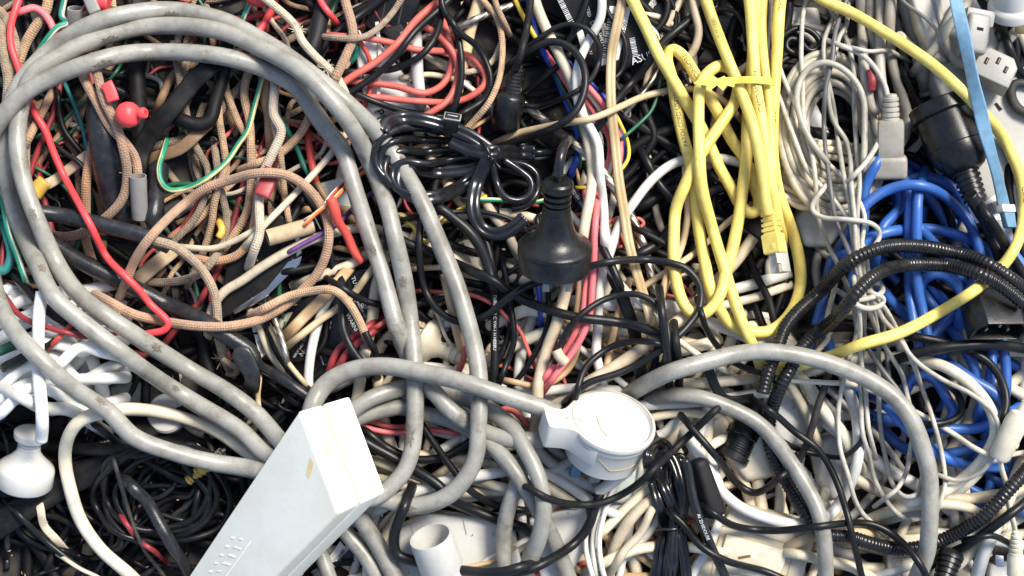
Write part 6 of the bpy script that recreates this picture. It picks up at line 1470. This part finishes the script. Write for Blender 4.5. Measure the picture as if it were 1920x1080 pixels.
block('bar', 'metal', (20, 3, 3), t, (0, 0, 9.4), bev=.5)
stamp(850, 225, 14, z + 16)
# ---- cream round plug seen sideways
z = hmax(815, 640, 20) - 26
t = thing('wall_plug', 'cream round plug standing on edge between the grey strands', 'plug', 815, 645, z + 4, (.86, -.42, .25))
lathe('body', 'plastcream', [(0, -24), (42, -24), (46, -20), (46, -8), (42, -2), (28, 6), (21, 18)] + grooved(20, 18, 20, 60, 3, 2) + [(16, 66), (8, 68)], t, seg=40)
# ---- big white box
def fixed_box(zt):
    # end face corners (px, height), then the far end of the same edges
    Et = [(560, 770, zt + 8), (656, 741, zt - 18), (723, 922, zt + 8), (633, 964, zt + 34)]
    Ft = [(300, 1160, zt - 190), (404, 1120, zt - 235), (468, 1180, zt - 215), (432, 1165, zt - 165)]
    Ft[2] = (500, 1146, zt - 205); Ft[3] = (430, 1168, zt - 160)
    for _ in range(4):       # keep the big front face flat
        a, b, c_ = P(*Et[0]), P(*Et[3]), P(*Ft[0]); n_ = (b - a).cross(c_ - a)
        lo, hi = zt - 400, zt + 150
        for _k in range(30):
            m_ = (lo + hi) / 2; s1 = n_.dot(P(Ft[3][0], Ft[3][1], m_) - a) * (1 if n_.z > 0 else -1)
            lo, hi = (m_, hi) if s1 < 0 else (lo, m_)
        Ft[3] = (Ft[3][0], Ft[3][1], (lo + hi) / 2); Ft[2] = (Ft[2][0], Ft[2][1], Ft[3][2] - 45); Ft[1] = (Ft[1][0], Ft[1][1], Ft[0][2] - 45)
    print('BOXZ', Et, Ft)
    return Et, Ft
zt = max(hmax(620, 880, 60), 120) + 24
zt = min(zt, 380)
Et, Ft = fixed_box(zt)
org = P(480, 1000, zt - 200)
t = empty('white_box', org); tag(t, 'long white plastic box with a seam and slots standing over the grey cables', 'box')
def seambox(name, u0, u1, inset=0.0, m='boxwhite', v0=0.0, v1=1.0):
    """slab of the box between fractions u0..u1 of its thickness (front face u=0)"""
    bm = bmesh.new()
    E = [P(*q) for q in Et]; F = [P(*q) for q in Ft]
    def pt(Q, u, v):
        a = Q[0].lerp(Q[3], v); b = Q[1].lerp(Q[2], v); return a.lerp(b, u)
    tp = [bm.verts.new(pt(E, u, v) - org) for u, v in ((u0, v0), (u1, v0), (u1, v1), (u0, v1))]
    bt = [bm.verts.new(pt(F, u, v) - org) for u, v in ((u0, v0), (u1, v0), (u1, v1), (u0, v1))]
    bm.faces.new(tp); bm.faces.new(bt[::-1])
    for i in range(4): bm.faces.new((tp[i], bt[i], bt[(i + 1) % 4], tp[(i + 1) % 4]))
    bmesh.ops.recalc_face_normals(bm, faces=bm.faces[:])
    bevel_all(bm, (5 if inset == 0 else 2) * S, 3)
    return finish(bm, name, M[m], t)
seambox('front_shell', 0, .46); seambox('back_shell', .475, 1); seambox('inner_core', .40, .53, .01, 'stain', .015, .985).scale = (.996, .996, .996)
E = [P(*q) for q in Et]; F = [P(*q) for q in Ft]
def on_end(u, v): return E[0].lerp(E[3], v).lerp(E[1].lerp(E[2], v), u)
nE = (E[1] - E[0]).cross(E[3] - E[0]).normalized()
if nE.z < 0: nE = -nE
def on_front(v, w): return E[0].lerp(E[3], v).lerp(F[0].lerp(F[3], v), w)
nF = (E[3] - E[0]).cross(F[0] - E[0]).normalized()
if nF.dot(P(0, 900, 400) - P(480, 900, 300)) < 0: nF = -nF
def quads_on(name, m, fn, nrm, qs, lift=.5):
    bm = bmesh.new()
    for qd in qs: bm.faces.new([bm.verts.new(fn(a, b) + nrm * lift * S - org) for a, b in qd])
    return finish(bm, name, M[m], t, smooth=False)
quads_on('latch_slot', 'stain', on_end, nE, [[(.20, .38), (.27, .385), (.27, .47), (.20, .465)]])
quads_on('slot_edge', 'inkgrey', on_end, nE, [[(.20, .38), (.215, .38), (.215, .47), (.20, .47)], [(.27, .365), (.46, .38), (.46, .386), (.27, .372)]])
quads_on('stain', 'stain', on_front, nF, [[(.40, .03), (.46, .025), (.50, .045), (.53, .08), (.49, .085), (.44, .06)]])
dash = []
for col, v_, n in ((0, .30, 5), (1, .20, 5), (2, .36, 3)):
    for i in range(n):
        w = .52 + .045 * i + .02 * col; dash.append([(v_ + .006 * i, w), (v_ + .048 + .006 * i, w - .006), (v_ + .048 + .006 * i, w + .006), (v_ + .006 * i, w + .012)])
for qd in dash: quads_on('vent_slot', 'ventwhite', on_front, nF, [qd], 1.6)
quads_on('raised_line', 'ventwhite', on_front, nF, [[(.44, .50), (.455, .498), (.50, .85), (.485, .852)]], 1.6)
# ------------------------------------------------------------------ camera and light
cam = bpy.data.cameras.new('camera'); co = bpy.data.objects.new('camera', cam); COL.objects.link(co)
co.location = (0, 0, H * S); co.rotation_euler = (0, 0, 0)
cam.sensor_fit = 'HORIZONTAL'; cam.sensor_width = 36; cam.lens = 36 * H / 1920
cam.clip_start = .01; cam.clip_end = 50
SC.camera = co
W_ = bpy.data.worlds.new('World'); SC.world = W_; W_.use_nodes = True
nt = W_.node_tree; bg = nt.nodes['Background']
sky = nt.nodes.new('ShaderNodeTexSky'); sky.sky_type = 'NISHITA'; sky.sun_disc = False
EL, AZ = math.radians(50), math.radians(42)          # AZ measured from the top of the picture towards the right
sky.sun_elevation = EL; sky.sun_rotation = AZ; sky.air_density = 1.0; sky.dust_density = 2.0; sky.ozone_density = 1.0
nt.links.new(sky.outputs[0], bg.inputs[0]); bg.inputs[1].default_value = .13
sl = bpy.data.lights.new('sun', 'SUN'); so = bpy.data.objects.new('sun', sl); COL.objects.link(so)
sl.energy = 3.3; sl.angle = math.radians(18); sl.color = (1.0, .94, .83)
d = Vector((math.sin(AZ) * math.cos(EL), math.cos(AZ) * math.cos(EL), math.sin(EL)))
so.rotation_euler = d.to_track_quat('Z', 'Y').to_euler(); so.location = d * 2
SC.view_settings.view_transform = 'Standard'; SC.view_settings.look = 'None'
SC.view_settings.exposure = 0.85; SC.view_settings.gamma = 1; SC.view_settings.use_curve_mapping = False
SC.render.engine = 'CYCLES'
SC.render.resolution_x = 1024; SC.render.resolution_y = 576
print('pile height px', HF.max(), np.percentile(HF[105:375, 105:585], [5, 25, 50, 75, 95]))
